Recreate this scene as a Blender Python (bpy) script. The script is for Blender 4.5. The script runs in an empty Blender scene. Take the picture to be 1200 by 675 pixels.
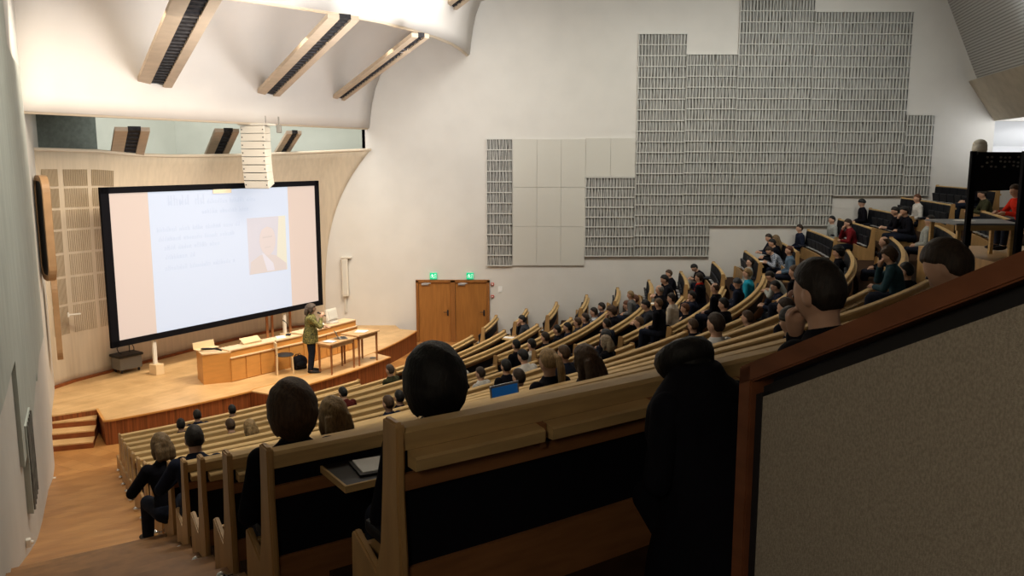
import bpy, bmesh, math, random
from mathutils import Vector, Matrix
R = math.radians
SC = bpy.context.scene
COL = SC.collection

# ---------------------------------------------------------------- camera, world, lights, exposure
F_PX, PITCH, EYE = 977.7, R(8.844), 5.969
cam_d = bpy.data.cameras.new('camera'); cam = bpy.data.objects.new('camera', cam_d); COL.objects.link(cam)
cam_d.sensor_width = 36; cam_d.lens = 36 * F_PX / 1200; cam_d.clip_end = 200
cam_d.clip_start = .05
cam.location = (0, 0, EYE); cam.rotation_euler = (R(90) - PITCH, 0, 0)
SC.camera = cam
vs = SC.view_settings
vs.view_transform = 'Standard'; vs.look = 'None'; vs.gamma = 1; vs.use_curve_mapping = False
vs.exposure = 0.0
wd = bpy.data.worlds.new('world'); SC.world = wd; wd.use_nodes = True
wd.node_tree.nodes['Background'].inputs[0].default_value = (.9, .95, 1, 1)
wd.node_tree.nodes['Background'].inputs[1].default_value = .05

def area(name, loc, tgt, w, h, power, col, spread=180):
    d = bpy.data.lights.new(name, 'AREA'); d.shape = 'RECTANGLE'; d.size = w; d.size_y = h
    d.energy = power; d.color = col; d.spread = R(spread)
    o = bpy.data.objects.new(name, d); COL.objects.link(o); o.location = loc
    o.rotation_euler = (Vector(tgt) - Vector(loc)).to_track_quat('-Z', 'Y').to_euler()
    return o
area('stage_light', (-3.6, 20.6, 8.6), (-6.5, 22.5, 0), 4.5, 1.2, 370, (1, .85, .66), 110)
area('stage_wash', (-6.5, 15.5, 8.4), (-10.5, 22.5, 2.2), 4, 1, 160, (1, .86, .68), 110)
area('hall_light', (3.0, 20.5, 11.3), (3.5, 19.5, 0), 7, 3, 350, (1, .93, .78))
area('wall_wash', (6.5, 22.0, 11.8), (6.5, 27.8, 6.0), 13, 1.2, 225, (.98, 1, .95), 120)
area('wall_wash_front', (-1.5, 22.0, 8.6), (-2.2, 27.8, 4.5), 3, 1.0, 50, (1, .95, .90), 120)
area('cove_light', (-1.0, 21.5, 10.7), (-6.5, 24.0, 8.6), 5, 1.0, 150, (1, .97, .92))
area('cove_light', (-6.5, 16.0, 10.6), (-9.5, 19.5, 8.6), 4, 1.0, 120, (1, .97, .92))
area('reflector_fill', (-3.0, 15.5, 6.8), (-7.5, 21.5, 9.5), 3, 1.0, 165, (1, .98, .96), 120)  # added fill without a fixture, brightens the front reflector's face
area('reflector_fill', (-.5, 18.5, 7.2), (-5.0, 23.5, 9.4), 2.5, .8, 110, (1, .98, .96), 120)  # second added fill, evens out the reflector between the troughs
area('recess_fill', (-9.3, 25.0, 9.6), (-9.6, 31.0, 6.5), 5, 1.2, 420, (1, 1, .95))  # added fill that keeps the recess behind the shell pale
area('gallery_light', (17.3, 24.0, 8.7), (16.2, 26.0, 11.0), 1.0, 7, 240, (.96, .98, 1))
area('gallery_light', (18.5, 29.0, 5.4), (18.0, 30.5, 7.0), 3.0, 1.0, 40, (1, 1, 1))
area('aisle_light', (-2.0, 9.0, 11.5), (-4.5, 11.0, 1), 3, 3, 190, (1, .88, .70), 120)
area('left_wall_fill', (-1.5, 8.5, 10.5), (-6.0, 10.5, 5.5), 3, 1, 65, (.97, 1, .94), 110)  # added fill lifting the left wall, stands for no fixture
area('soffit_fill', (12.3, 20.5, 7.6), (16.8, 20.0, 10.4), 1.0, 5, 150, (.97, 1, .97), 120)  # added fill to brighten the soffit and perforated slope
area('rear_fill', (-1.2, -1.0, 6.9), (1.3, 1.9, 5.0), 1.0, 1.0, 25, (1, .84, .62), 130)  # added fill behind the camera, aimed at the fabric barrier

# ---------------------------------------------------------------- geometry of the hall
CX, CY = -18.324, 29.606           # centre of the seating arcs
RW = [17.903, 18.911, 19.916, 20.921, 21.945, 22.985, 24.041, 25.108, 26.156, 27.187, 28.205, 29.207, 30.206, 31.238, 32.344, 33.464]
ZW = [0.0, 0.221, 0.453, 0.697, 0.94, 1.201, 1.487, 1.812, 2.178, 2.534, 2.888, 3.242, 3.59, 3.945, 4.342, 4.40]
LEFT = [-52.88, -53.37, -53.81, -54.19, -54.53, -54.84, -55.11, -55.4, -55.66, -55.86, -56.05, -56.24, -56.39, -56.55, -56.37]
SINK = .16
FL = [z - SINK for z in ZW[:15]] + [ZW[15]]      # floor the bench rows stand on
T = .741 + SINK                            # bench back above its own floor
ZF, ZS, YW = -.2, .36, 27.8         # hall floor at the front, stage, plane of the right-hand wall
def pol(r, a, z=0.):
    return Vector((CX + r * math.cos(R(a)), CY + r * math.sin(R(a)), z))
def ray(x, y):
    v = (y - 337.5) / F_PX
    return Vector(((x - 600) / F_PX, math.cos(PITCH) - v * math.sin(PITCH), -math.sin(PITCH) - v * math.cos(PITCH)))
def atz(x, y, z): d = ray(x, y); return d * ((z - EYE) / d.z) + Vector((0, 0, EYE))
def aty(x, y, Y): d = ray(x, y); return d * (Y / d.y) + Vector((0, 0, EYE))
def ramp(rho):
    rs = [RW[0] - 1] + RW; zs = [ZF] + ZW
    if rho <= rs[0]: return ZF
    for i in range(len(rs) - 1):
        if rho <= rs[i + 1]: return zs[i] + (zs[i + 1] - zs[i]) * (rho - rs[i]) / (rs[i + 1] - rs[i])
    return zs[-1]
def right_angle(rho, Y): return math.degrees(math.asin((Y - CY) / rho))

# ---------------------------------------------------------------- materials
MATS = {}
def mat(name, col, rough=.6, spec=.3, metal=0, noise=0, nscale=8, stretch=None, bump=0, col2=None, emit=None, estr=0, alpha=1, bscale=None):
    if name in MATS: return MATS[name]
    m = bpy.data.materials.new(name); m.use_nodes = True; nt = m.node_tree; b = nt.nodes['Principled BSDF']
    b.inputs['Base Color'].default_value = (*col, 1); b.inputs['Roughness'].default_value = rough
    b.inputs['Specular IOR Level'].default_value = spec; b.inputs['Metallic'].default_value = metal
    if emit: b.inputs['Emission Color'].default_value = (*emit, 1); b.inputs['Emission Strength'].default_value = estr
    if alpha < 1: b.inputs['Alpha'].default_value = alpha
    if noise or col2 or bump:
        tc = nt.nodes.new('ShaderNodeTexCoord'); mp = nt.nodes.new('ShaderNodeMapping'); nz = nt.nodes.new('ShaderNodeTexNoise')
        nt.links.new(tc.outputs['Object'], mp.inputs[0]); nt.links.new(mp.outputs[0], nz.inputs['Vector'])
        nz.inputs['Scale'].default_value = nscale; nz.inputs['Detail'].default_value = 5
        if stretch: mp.inputs['Scale'].default_value = stretch
        cr = nt.nodes.new('ShaderNodeValToRGB')
        c2 = col2 or tuple(c * (1 - noise) for c in col)
        cr.color_ramp.elements[0].position = .35; cr.color_ramp.elements[1].position = .65
        cr.color_ramp.elements[0].color = (*c2, 1); cr.color_ramp.elements[1].color = (*col, 1)
        nt.links.new(nz.outputs[0], cr.inputs[0]); nt.links.new(cr.outputs[0], b.inputs['Base Color'])
        if bump:
            bp = nt.nodes.new('ShaderNodeBump'); bp.inputs['Strength'].default_value = bump; bp.inputs['Distance'].default_value = .02
            if bscale:
                n2 = nt.nodes.new('ShaderNodeTexNoise'); n2.inputs['Scale'].default_value = bscale
                nt.links.new(tc.outputs['Object'], n2.inputs['Vector']); nt.links.new(n2.outputs[0], bp.inputs['Height'])
            else: nt.links.new(nz.outputs[0], bp.inputs['Height'])
            nt.links.new(bp.outputs[0], b.inputs['Normal'])
    MATS[name] = m; return m

def parquet(name, c1, c2, c3, bw, bh, rough, rot=0, gloss=.4):
    m = bpy.data.materials.new(name); m.use_nodes = True; nt = m.node_tree; b = nt.nodes['Principled BSDF']
    tc = nt.nodes.new('ShaderNodeTexCoord'); mp = nt.nodes.new('ShaderNodeMapping'); br = nt.nodes.new('ShaderNodeTexBrick')
    mp.inputs['Rotation'].default_value = (0, 0, rot)
    nt.links.new(tc.outputs['Object'], mp.inputs[0]); nt.links.new(mp.outputs[0], br.inputs['Vector'])
    br.inputs['Color1'].default_value = (*c1, 1); br.inputs['Color2'].default_value = (*c2, 1); br.inputs['Mortar'].default_value = (*c3, 1)
    br.inputs['Scale'].default_value = 1; br.inputs['Mortar Size'].default_value = .003; br.inputs['Brick Width'].default_value = bw
    br.inputs['Row Height'].default_value = bh; br.inputs['Bias'].default_value = .1
    nz = nt.nodes.new('ShaderNodeTexNoise'); nz.inputs['Scale'].default_value = 1.7; nz.inputs['Detail'].default_value = 6
    nt.links.new(tc.outputs['Object'], nz.inputs['Vector'])
    mx = nt.nodes.new('ShaderNodeMix'); mx.data_type = 'RGBA'; mx.blend_type = 'MULTIPLY'
    cr = nt.nodes.new('ShaderNodeValToRGB'); cr.color_ramp.elements[0].position = .3; cr.color_ramp.elements[0].color = (.72, .68, .62, 1)
    cr.color_ramp.elements[1].position = .6
    nt.links.new(nz.outputs[0], cr.inputs[0]); mx.inputs['Factor'].default_value = .8
    nt.links.new(br.outputs[0], mx.inputs[6]); nt.links.new(cr.outputs[0], mx.inputs[7]); nt.links.new(mx.outputs[2], b.inputs['Base Color'])
    b.inputs['Roughness'].default_value = rough; b.inputs['Specular IOR Level'].default_value = gloss
    MATS[name] = m; return m

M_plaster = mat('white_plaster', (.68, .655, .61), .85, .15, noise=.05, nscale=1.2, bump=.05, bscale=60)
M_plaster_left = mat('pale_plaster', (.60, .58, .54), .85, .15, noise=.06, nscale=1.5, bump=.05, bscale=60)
M_ceiling = mat('ceiling_plaster', (.72, .68, .64), .85, .15, noise=.04, nscale=.8)
M_recess = mat('recess_plaster', (.60, .62, .55), .85, .15, noise=.06, nscale=1.5)
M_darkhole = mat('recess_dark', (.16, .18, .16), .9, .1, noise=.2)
M_shell = mat('stage_shell_veneer', (.60, .50, .37), .6, .2, noise=.10, nscale=2, stretch=(6, 6, .4))
M_shell_dark = mat('veneer_slot', (.37, .29, .19), .8, .1)
M_lip = mat('cream_edge', (.72, .62, .48), .6, .2)
M_beamwood = mat('pale_beam_wood', (.58, .46, .34), .6, .2, noise=.12, nscale=3, stretch=(1, 1, 6))
M_niche = mat('tan_niche_wood', (.40, .24, .12), .5, .3, noise=.15, nscale=4)
M_slot = mat('dark_slot', (.045, .042, .045), .7, .2, noise=.6, nscale=14)
M_floor = parquet('parquet_floor', (.52, .255, .080), (.42, .19, .055), (.28, .12, .03), .35, .35, .42, .5)
M_stagefloor = parquet('stage_boards', (.72, .47, .22), (.66, .42, .19), (.5, .3, .12), 1.6, .12, .38, -.99)
M_tier = mat('brown_tier_carpet', (.050, .024, .012), .8, .1, noise=.4, nscale=9)
M_stepwood = mat('worn_step_wood', (.30, .15, .06), .5, .3, noise=.35, nscale=5)
M_fascia = mat('fascia_slats', (.30, .09, .025), .5, .3, noise=.55, nscale=3.2, stretch=(7, 7, .25))
M_riser = mat('riser_wood', (.30, .085, .022), .5, .3, noise=.4, nscale=4)
M_rail = mat('pale_bench_wood', (.56, .375, .165), .6, .2, noise=.18, nscale=4, stretch=(1, 1, 8))
M_post = mat('end_panel_wood', (.50, .30, .12), .45, .35, noise=.22, nscale=5, stretch=(2, 2, .5))
M_lower = mat('brown_bench_wood', (.30, .13, .05), .5, .3, noise=.25, nscale=4, stretch=(1, 1, 6))
M_black = mat('black_upholstery', (.0035, .0038, .008), .75, .2)
M_navy = mat('navy_backrest', (.005, .006, .010), .7, .2, noise=.2, nscale=20)
M_seat = mat('grey_seat_pad', (.008, .009, .014), .6, .3)
M_seat_highlight = mat('seat_edge_highlight', (.38, .37, .36), .5, .4)  # pale colour stands in for light catching the seat edges
M_chrome = mat('chrome', (.8, .8, .8), .15, .5, metal=1)
M_door = mat('oak_door', (.36, .15, .035), .42, .35, noise=.2, nscale=3, stretch=(6, 6, .5))
M_doorframe = mat('oak_frame', (.30, .12, .03), .45, .35, noise=.2, nscale=3, stretch=(5, 5, .5))
M_blackplastic = mat('black_plastic', (.012, .012, .014), .5, .4)
M_screenframe = mat('screen_frame', (.004, .004, .006), .8, .1)
M_white = mat('white_plastic', (.70, .66, .58), .5, .4)
M_slatwhite = mat('slat_white', (.62, .61, .57), .7, .2)
M_slatgrey = mat('slat_grey', (.42, .415, .39), .75, .2, noise=.3, nscale=2)
M_slatback = mat('slat_backing', (.19, .18, .16), .85, .1, noise=.5, nscale=6)
M_panel = mat('smooth_panel', (.60, .58, .52), .7, .2)
M_joint = mat('panel_joint', (.30, .29, .26), .8, .1)
M_desk = mat('honey_wood', (.62, .29, .075), .4, .4, noise=.10, nscale=3, stretch=(1, 1, 5))
M_desktop = mat('honey_top', (.76, .55, .32), .4, .4, noise=.08, nscale=4)
M_table = mat('table_wood', (.62, .38, .18), .4, .4, noise=.1, nscale=5)
M_tableleg = mat('table_leg_wood', (.34, .14, .05), .45, .35)
M_birch = mat('birch', (.74, .56, .33), .45, .3)
M_paper = mat('paper', (.80, .80, .78), .8, .1)
M_grey = mat('grey_plastic', (.20, .19, .17), .6, .3)
M_barrier = mat('barrier_wood', (.17, .060, .026), .45, .35, noise=.3, nscale=5, stretch=(1, 1, 3))
M_fabric = mat('grey_fabric', (.43, .38, .31), .95, .05, noise=.30, nscale=240, stretch=(1, 1, .6), bump=.5, bscale=420)
M_greywall = mat('grey_green_panel', (.47, .50, .46), .8, .15, noise=.15, nscale=6, stretch=(1, 1, .2))
M_perf = mat('perforated_metal', (.50, .51, .50), .6, .3)
M_soffit = mat('beige_soffit', (.50, .45, .36), .75, .15, noise=.12, nscale=3)
M_galwhite = mat('gallery_white', (.85, .86, .87), .8, .15)
M_blue = mat('blue_laptop_screen', (.01, .08, .25), .4, .3, emit=(.01, .10, .30), estr=.25)
M_exit = mat('exit_green', (.0, .5, .25), .5, .3, emit=(.0, .62, .28), estr=.5)
M_exitwhite = mat('exit_pictogram', (.8, .95, .85), .5, .3, emit=(.7, 1, .85), estr=.5)
M_red = mat('red_plastic', (.5, .03, .02), .5, .3)
M_silver = mat('silver_shell', (.55, .56, .58), .35, .5, metal=.6)
M_cable = mat('black_cable', (.01, .01, .01), .6, .3)

# ---------------------------------------------------------------- mesh helpers
def tag(o, label=None, cat=None, group=None, kind=None):
    if label: o['label'] = label
    if cat: o['category'] = cat
    if group: o['group'] = group
    if kind: o['kind'] = kind
    return o
def obj(name, bm, m, parent=None, world=True, smooth=False, slots=None):
    """link a bmesh as one object; world=True: its vertices are hall coordinates"""
    me = bpy.data.meshes.new(name)
    bmesh.ops.recalc_face_normals(bm, faces=bm.faces)
    o = bpy.data.objects.new(name, me); COL.objects.link(o)
    if parent is not None:
        if world:
            pm = parent.matrix_basis.copy()
            q = parent.parent
            while q is not None: pm = q.matrix_basis @ pm; q = q.parent
            bm.transform(pm.inverted())
        o.parent = parent
    bm.to_mesh(me); bm.free()
    for s in (slots or [m]): me.materials.append(s)
    if smooth:
        for p in me.polygons: p.use_smooth = True
    return o
def empty(name, loc, rz=0, label=None, cat=None, group=None):
    o = bpy.data.objects.new(name, None); COL.objects.link(o); o.location = loc; o.rotation_euler = (0, 0, rz)
    o.empty_display_size = .1
    return tag(o, label, cat, group)
def loose(name, bm, m, loc, label, cat, group=None, rz=0, smooth=False, slots=None):
    """a thing that is one mesh given in its own coordinates"""
    o = obj(name, bm, m, None, smooth=smooth, slots=slots); o.location = loc; o.rotation_euler = (0, 0, rz)
    return tag(o, label, cat, group)
def bx(bm, c, s, rz=0, M=None, bev=0, mi=0):
    b2 = bmesh.new(); bmesh.ops.create_cube(b2, size=1)
    bmesh.ops.scale(b2, vec=s, verts=b2.verts)
    if bev: bmesh.ops.bevel(b2, geom=b2.edges, offset=bev, segments=2, affect='EDGES', profile=.6)
    m = Matrix.Translation(c) @ Matrix.Rotation(rz, 4, 'Z')
    if M is not None: m = m @ M
    bmesh.ops.transform(b2, matrix=m, verts=b2.verts)
    for f in b2.faces: f.material_index = mi
    merge(bm, b2); return bm
def merge(bm, b2):
    t = bpy.data.meshes.new('t'); b2.to_mesh(t); b2.free(); bm.from_mesh(t); bpy.data.meshes.remove(t)
def tube(bm, pts, rad, n=8, sx=1., cap=True):
    pts = [Vector(p) for p in pts]; rings = []
    if not hasattr(rad, '__len__'): rad = [rad] * len(pts)
    u = None
    for i, p in enumerate(pts):
        d = (pts[min(i + 1, len(pts) - 1)] - pts[max(i - 1, 0)]).normalized()
        if u is None: u = d.orthogonal().normalized()
        u = (u - d * u.dot(d)).normalized(); w = d.cross(u)
        rings.append([bm.verts.new(p + rad[i] * (u * math.cos(6.28318 * k / n) * sx + w * math.sin(6.28318 * k / n))) for k in range(n)])
    for a, b in zip(rings, rings[1:]):
        for k in range(n): bm.faces.new((a[k], a[(k + 1) % n], b[(k + 1) % n], b[k]))
    if cap: bm.faces.new(rings[0][::-1]); bm.faces.new(rings[-1])
    return bm
def ball(bm, c, s, n=12, M=None, mi=0):
    b2 = bmesh.new(); bmesh.ops.create_uvsphere(b2, u_segments=n, v_segments=max(6, n * 2 // 3), radius=1)
    bmesh.ops.scale(b2, vec=s if hasattr(s, '__len__') else (s, s, s), verts=b2.verts)
    m = Matrix.Translation(c)
    if M is not None: m = m @ M
    bmesh.ops.transform(b2, matrix=m, verts=b2.verts)
    for f in b2.faces: f.material_index = mi
    merge(bm, b2); return bm
def prism(bm, poly, z0, z1, mi=0):
    a = [bm.verts.new((x, y, z0)) for x, y in poly]; b = [bm.verts.new((x, y, z1)) for x, y in poly]
    fs = [bm.faces.new(a[::-1]), bm.faces.new(b)]
    n = len(poly)
    for k in range(n): fs.append(bm.faces.new((a[k], a[(k + 1) % n], b[(k + 1) % n], b[k])))
    for f in fs: f.material_index = mi
    return bm
def sweep(bm, sec, r, z, a0, a1, n):
    """closed section [(dr, dz)] swept about the centre of the seating arcs"""
    rings = []
    for k in range(n + 1):
        a = a0 + (a1 - a0) * k / n
        rings.append([bm.verts.new(pol(r + dr, a, z + dz)) for dr, dz in sec])
    m = len(sec)
    for p, q in zip(rings, rings[1:]):
        for k in range(m): bm.faces.new((p[k], p[(k + 1) % m], q[(k + 1) % m], q[k]))
    bm.faces.new(rings[0][::-1]); bm.faces.new(rings[-1]); return bm
def rect(d0, d1, z0, z1): return [(d0, z0), (d1, z0), (d1, z1), (d0, z1)]
def slab(bm, a, b, c, d, th):
    """quad a b c d with a thickness vector"""
    th = Vector(th); v = [bm.verts.new(Vector(p)) for p in (a, b, c, d)]; w = [bm.verts.new(Vector(p) + th) for p in (a, b, c, d)]
    bm.faces.new(v[::-1]); bm.faces.new(w)
    for k in range(4): bm.faces.new((v[k], v[(k + 1) % 4], w[(k + 1) % 4], w[k]))
    return bm
def frame_matrix(o, x, z):
    x = Vector(x).normalized(); z = Vector(z).normalized(); y = z.cross(x).normalized(); z = x.cross(y)
    m = Matrix((x, y, z)).transposed().to_4x4(); m.translation = Vector(o); return m

# ---------------------------------------------------------------- floors
WL = [(-13.2, 23.6), (-11.24, 19.88), (-9.9, 17.25), (-9.3, 16.21), (-8.23, 14.08), (-6.6, 11.09), (-5.79, 9.59), (-5.02, 8.08),
      (-4.37, 6.86), (-3.3, 4.7), (-2.3, 2.4), (-1.5, .2), (-1.0, -2.0), (-.8, -3.5)]
def wall_left_angle(rho):
    for p, q in zip(WL, WL[1:]):
        for k in range(41):
            x = p[0] + (q[0] - p[0]) * k / 40; y = p[1] + (q[1] - p[1]) * k / 40
            if math.hypot(x - CX, y - CY) >= rho: return math.degrees(math.atan2(y - CY, x - CX))
    return -62
def band(bm, r0, r1, z, aL, aR, drop, n=40):
    """flat annular band with the riser on its inner (stage) side"""
    ring0, ring1, low = [], [], []
    for k in range(n + 1):
        t = k / n
        a0 = aL(r0) + (aR(r0) - aL(r0)) * t; a1 = aL(r1) + (aR(r1) - aL(r1)) * t
        ring0.append(bm.verts.new(pol(r0, a0, z))); ring1.append(bm.verts.new(pol(r1, a1, z))); low.append(bm.verts.new(pol(r0, a0, z - drop)))
    a_, b_ = aL(r0), aL(r1)
    bm.faces.new([bm.verts.new(v) for v in (pol(r0, a_, z - .7), pol(r1, b_, z - .7), pol(r1, b_, z), pol(r0, a_, z))])
    for k in range(n):
        bm.faces.new((ring0[k], ring0[k + 1], ring1[k + 1], ring1[k])); bm.faces.new((low[k], low[k + 1], ring0[k + 1], ring0[k]))
bm = bmesh.new()
prism(bm, [(-14, 15), (16.5, 15), (16.5, YW + .1), (-14, YW + .1)], ZF - .3, ZF)
tag(obj('floor', bm, M_floor), kind='structure')
bm = bmesh.new()
aR = lambda r: right_angle(r, YW)
def tier_left(i): return lambda r: LEFT[i] + math.degrees(.09 / r)
for i in range(15):
    r0 = RW[i] - .84; r1 = RW[i + 1] - .84 if i < 14 else 40.0
    z = FL[i]; drop = .25 if i == 0 else ZW[i] - ZW[i - 1] + .02
    if i == 14:
        band(bm, r0, RW[14] + .02, z, tier_left(i), aR, drop)
        band(bm, RW[14] + .02, r1, ZW[14] + .02, lambda r: -66, lambda r: right_angle(r, YW), .25)
    else:
        band(bm, r0, r1, z, tier_left(i), aR, drop)
tag(obj('floor_tiers', bm, M_tier), kind='structure')
bm = bmesh.new()
N = 60; rows = []
r_end = RW[9] - .3
for k in range(N + 1):
    rho = RW[0] - 1.2 + (r_end - RW[0] + 1.2) * k / N
    aL = wall_left_angle(rho) - .3
    i = min(14, max(0, int(sum(1 for q in RW if q < rho))))
    aRr = LEFT[min(14, i)] + .4
    rows.append([bm.verts.new(pol(rho, aL + (aRr - aL) * t / 6, ramp(rho) + .012)) for t in range(7)])
for p, q in zip(rows, rows[1:]):
    for t in range(6): bm.faces.new((p[t], p[t + 1], q[t + 1], q[t]))
tag(obj('floor_aisle', bm, M_floor), kind='structure')
bm = bmesh.new()
rho = r_end; step = .36
while rho < RW[14] - .5:
    z = ramp(rho + step / 2) + .012
    band(bm, rho, rho + step, z, lambda r: wall_left_angle(r) - .3, lambda r: LEFT[min(14, sum(1 for q in RW if q < r))] + .3, .25, 10)
    rho += step
tag(obj('floor_steps', bm, M_stepwood), kind='structure')

# ---------------------------------------------------------------- stage
def arcpts(r, a0, a1, n): return [tuple(pol(r, a0 + (a1 - a0) * k / n)[:2]) for k in range(n + 1)]
p_st = [(-13.2, 23.6), (-11.3, 19.95), (-10.15, 17.75), (-9.40, 18.26), (-8.82, 17.39)] + arcpts(15.52, -51.6, -39.7, 12) \
     + arcpts(15.42, -39.0, -10.0, 26) + [(-3.73, 27.2), (-3.95, YW), (-8.2, YW + .3), (-10.6, YW)]
bm = bmesh.new(); prism(bm, p_st, ZF - .05, ZS - .03); st_low = obj('trim_stage_fascia', bm, M_fascia); tag(st_low, kind='structure')
bm = bmesh.new(); prism(bm, p_st, ZS - .03, ZS)
tag(obj('floor_stage', bm, M_stagefloor), kind='structure')
p_ext = arcpts(16.15, -39.1, -23.2, 18) + arcpts(15.40, -22.2, -39.7, 18)
bm = bmesh.new(); prism(bm, p_ext, ZS - .028, ZS + .002); tag(obj('floor_stage_extension', bm, M_stagefloor), kind='structure')
bm = bmesh.new(); prism(bm, p_ext, ZF - .05, ZS - .028); tag(obj('trim_extension_fascia', bm, M_fascia), kind='structure')
def rim(pts, w=.05, h=.035):
    bm = bmesh.new()
    for a, b in zip(pts, pts[1:]):
        a = Vector((*a, 0)); b = Vector((*b, 0)); d = b - a; L = d.length
        bx(bm, (a + b) / 2 + Vector((0, 0, ZS - .012)), (L + .02, w, h), math.atan2(d.y, d.x))
    return bm
tag(obj('trim_stage_nosing', rim(p_st[3:5] + p_st[4:45]), M_desk), kind='structure')
tag(obj('trim_extension_nosing', rim(p_ext[:19]), M_desk), kind='structure')
# steps up to the stage by the left wall
A0, A1 = Vector((-9.98, 16.92, 0)), Vector((-9.02, 17.24, 0)); B0, B1 = Vector((-10.5, 17.95, 0)), Vector((-9.42, 18.3, 0))
bm = bmesh.new(); bm2 = bmesh.new()
for k in range(3):
    z1 = ZF + .14 * (k + 1); t = k / 3
    a, b = A0.lerp(B0, t), A1.lerp(B1, t)
    poly = [tuple(a[:2]), tuple(b[:2]), tuple(B1[:2]), tuple(B0[:2])]
    prism(bm, poly, ZF + .14 * k - .02, z1 - .03); prism(bm2, poly, z1 - .03, z1)
tag(obj('trim_stage_step_risers', bm, M_riser), kind='structure'); tag(obj('floor_stage_steps', bm2, M_stagefloor), kind='structure')
# the low step by the side door
bm = bmesh.new(); prism(bm, [(-3.95, 27.35), (-3.4, 27.1), (-3.4, YW), (-3.95, YW)], ZF - .02, ZF + .22)
tag(obj('trim_side_step', bm, M_riser), kind='structure')

# ---------------------------------------------------------------- walls
def wall_strip(pts, z0, z1, th):
    bm = bmesh.new()
    for (x0, y0), (x1, y1) in zip(pts, pts[1:]):
        slab(bm, (x0, y0, z0), (x1, y1, z0), (x1, y1, z1), (x0, y0, z1), (-th, 0, 0))
    return bm
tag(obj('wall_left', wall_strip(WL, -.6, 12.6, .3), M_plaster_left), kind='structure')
bm = bmesh.new()
slab(bm, (-6.6, YW, -.6), (15.8, YW, -.6), (15.8, YW, 6.17), (-6.6, YW, 6.17), (0, .3, 0))
slab(bm, (-4.92, YW, 6.17), (15.8, YW, 6.17), (15.8, YW, 7.17), (-4.92, YW, 7.17), (0, .3, 0))
slab(bm, (-4.92, YW, 7.17), (24, YW, 7.17), (24, YW, 12.6), (-4.92, YW, 12.6), (0, .3, 0))
slab(bm, (15.8, YW, -.6), (24, YW, -.6), (24, YW, 4.9), (15.8, YW, 4.9), (0, .3, 0))
bmesh.ops.remove_doubles(bm, verts=bm.verts, dist=.001)
tag(obj('wall_right', bm, M_plaster), kind='structure')
bm = bmesh.new(); slab(bm, (15.5, 31, 3), (26, 31, 3), (26, 31, 10), (15.5, 31, 10), (0, .2, 0))
slab(bm, (15.8, 28.1, 3), (15.8, 31, 3), (15.8, 31, 10), (15.8, 28.1, 10), (-.1, 0, 0))
tag(obj('wall_gallery', bm, M_galwhite), kind='structure')
bm = bmesh.new(); slab(bm, (15.7, 28.1, 7.25), (26, 28.1, 7.25), (26, 31, 6.4), (15.7, 31, 6.4), (0, 0, .1))
tag(obj('ceiling_gallery', bm, M_galwhite), kind='structure')
bm = bmesh.new(); slab(bm, (-2, -5.5, 3), (24, -5.5, 3), (24, -5.5, 12.6), (-2, -5.5, 12.6), (0, -.3, 0))
tag(obj('wall_rear', bm, M_plaster), kind='structure')
bm = bmesh.new(); slab(bm, (24, -5.5, 3), (24, YW, 3), (24, YW, 12.6), (24, -5.5, 12.6), (.3, 0, 0))
tag(obj('wall_back_right', bm, M_plaster), kind='structure')
bm = bmesh.new(); slab(bm, (-16, -6, 12.5), (25, -6, 12.5), (25, 34, 12.5), (-16, 34, 12.5), (0, 0, .3))
tag(obj('ceiling', bm, M_ceiling), kind='structure')
bm = bmesh.new(); slab(bm, (-16, 24, 4.5), (-12.2, 31.2, 4.5), (-12.2, 31.2, 12.5), (-16, 24, 12.5), (-.2, 0, 0))
slab(bm, (-12.4, 31, 4.5), (-4.7, 31, 4.5), (-4.7, 31, 12.5), (-12.4, 31, 12.5), (0, .2, 0))
slab(bm, (-4.92, YW, 6.17), (-4.92, 31, 6.17), (-4.92, 31, 12.5), (-4.92, YW, 12.5), (.1, 0, 0))
slab(bm, (-16, 24, 4.5), (-13.2, 23.6, 4.5), (-13.2, 23.6, 12.5), (-16, 24, 12.5), (0, -.1, 0))
tag(obj('wall_recess', bm, M_recess), kind='structure')
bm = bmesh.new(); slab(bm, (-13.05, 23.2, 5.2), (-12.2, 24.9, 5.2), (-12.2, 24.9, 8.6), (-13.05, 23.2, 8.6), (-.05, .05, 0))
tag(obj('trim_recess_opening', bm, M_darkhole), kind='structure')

# stage shell: a veneered concave wall behind the screen
SB = [(-11.30, 19.9), (-11.12, 20.6), (-10.68, 21.5), (-10.25, 22.4), (-9.80, 23.3), (-9.25, 24.4), (-8.65, 25.5), (-8.05, 26.5), (-7.40, 27.3), (-6.85, 27.65), (-6.3, 27.78)]
SF = [.02, .05, .15, .38, .55, .62, .66, .72, .9, 1.25, 1.67]
STZ = [6.18, 6.17, 6.15, 6.06, 6.03, 6.04, 6.06, 6.1, 6.15, 6.2, 6.25]
def shell_pt(u, t):
    u = max(0, min(len(SB) - 1.0001, u)); i = int(u); f = u - i
    x = SB[i][0] * (1 - f) + SB[i + 1][0] * f; y = SB[i][1] * (1 - f) + SB[i + 1][1] * f
    s = SF[i] * (1 - f) + SF[i + 1] * f; z1 = STZ[i] * (1 - f) + STZ[i + 1] * f
    o = s * t ** 3.2
    w = max(0, min(1, (u - 7) / 3))
    dx, dy = .88 * (1 - w) + 1 * w, -.47 * (1 - w)
    return Vector((x + dx * o, y + dy * o, (ZS - .02) + (z1 - ZS + .02) * t))
bm = bmesh.new(); g = []
NU, NT = 60, 24
for a in range(NU + 1):
    g.append([bm.verts.new(shell_pt(a / NU * 10, b / NT)) for b in range(NT + 1)])
for a in range(NU):
    for b in range(NT): bm.faces.new((g[a][b], g[a + 1][b], g[a + 1][b + 1], g[a][b + 1]))
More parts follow.
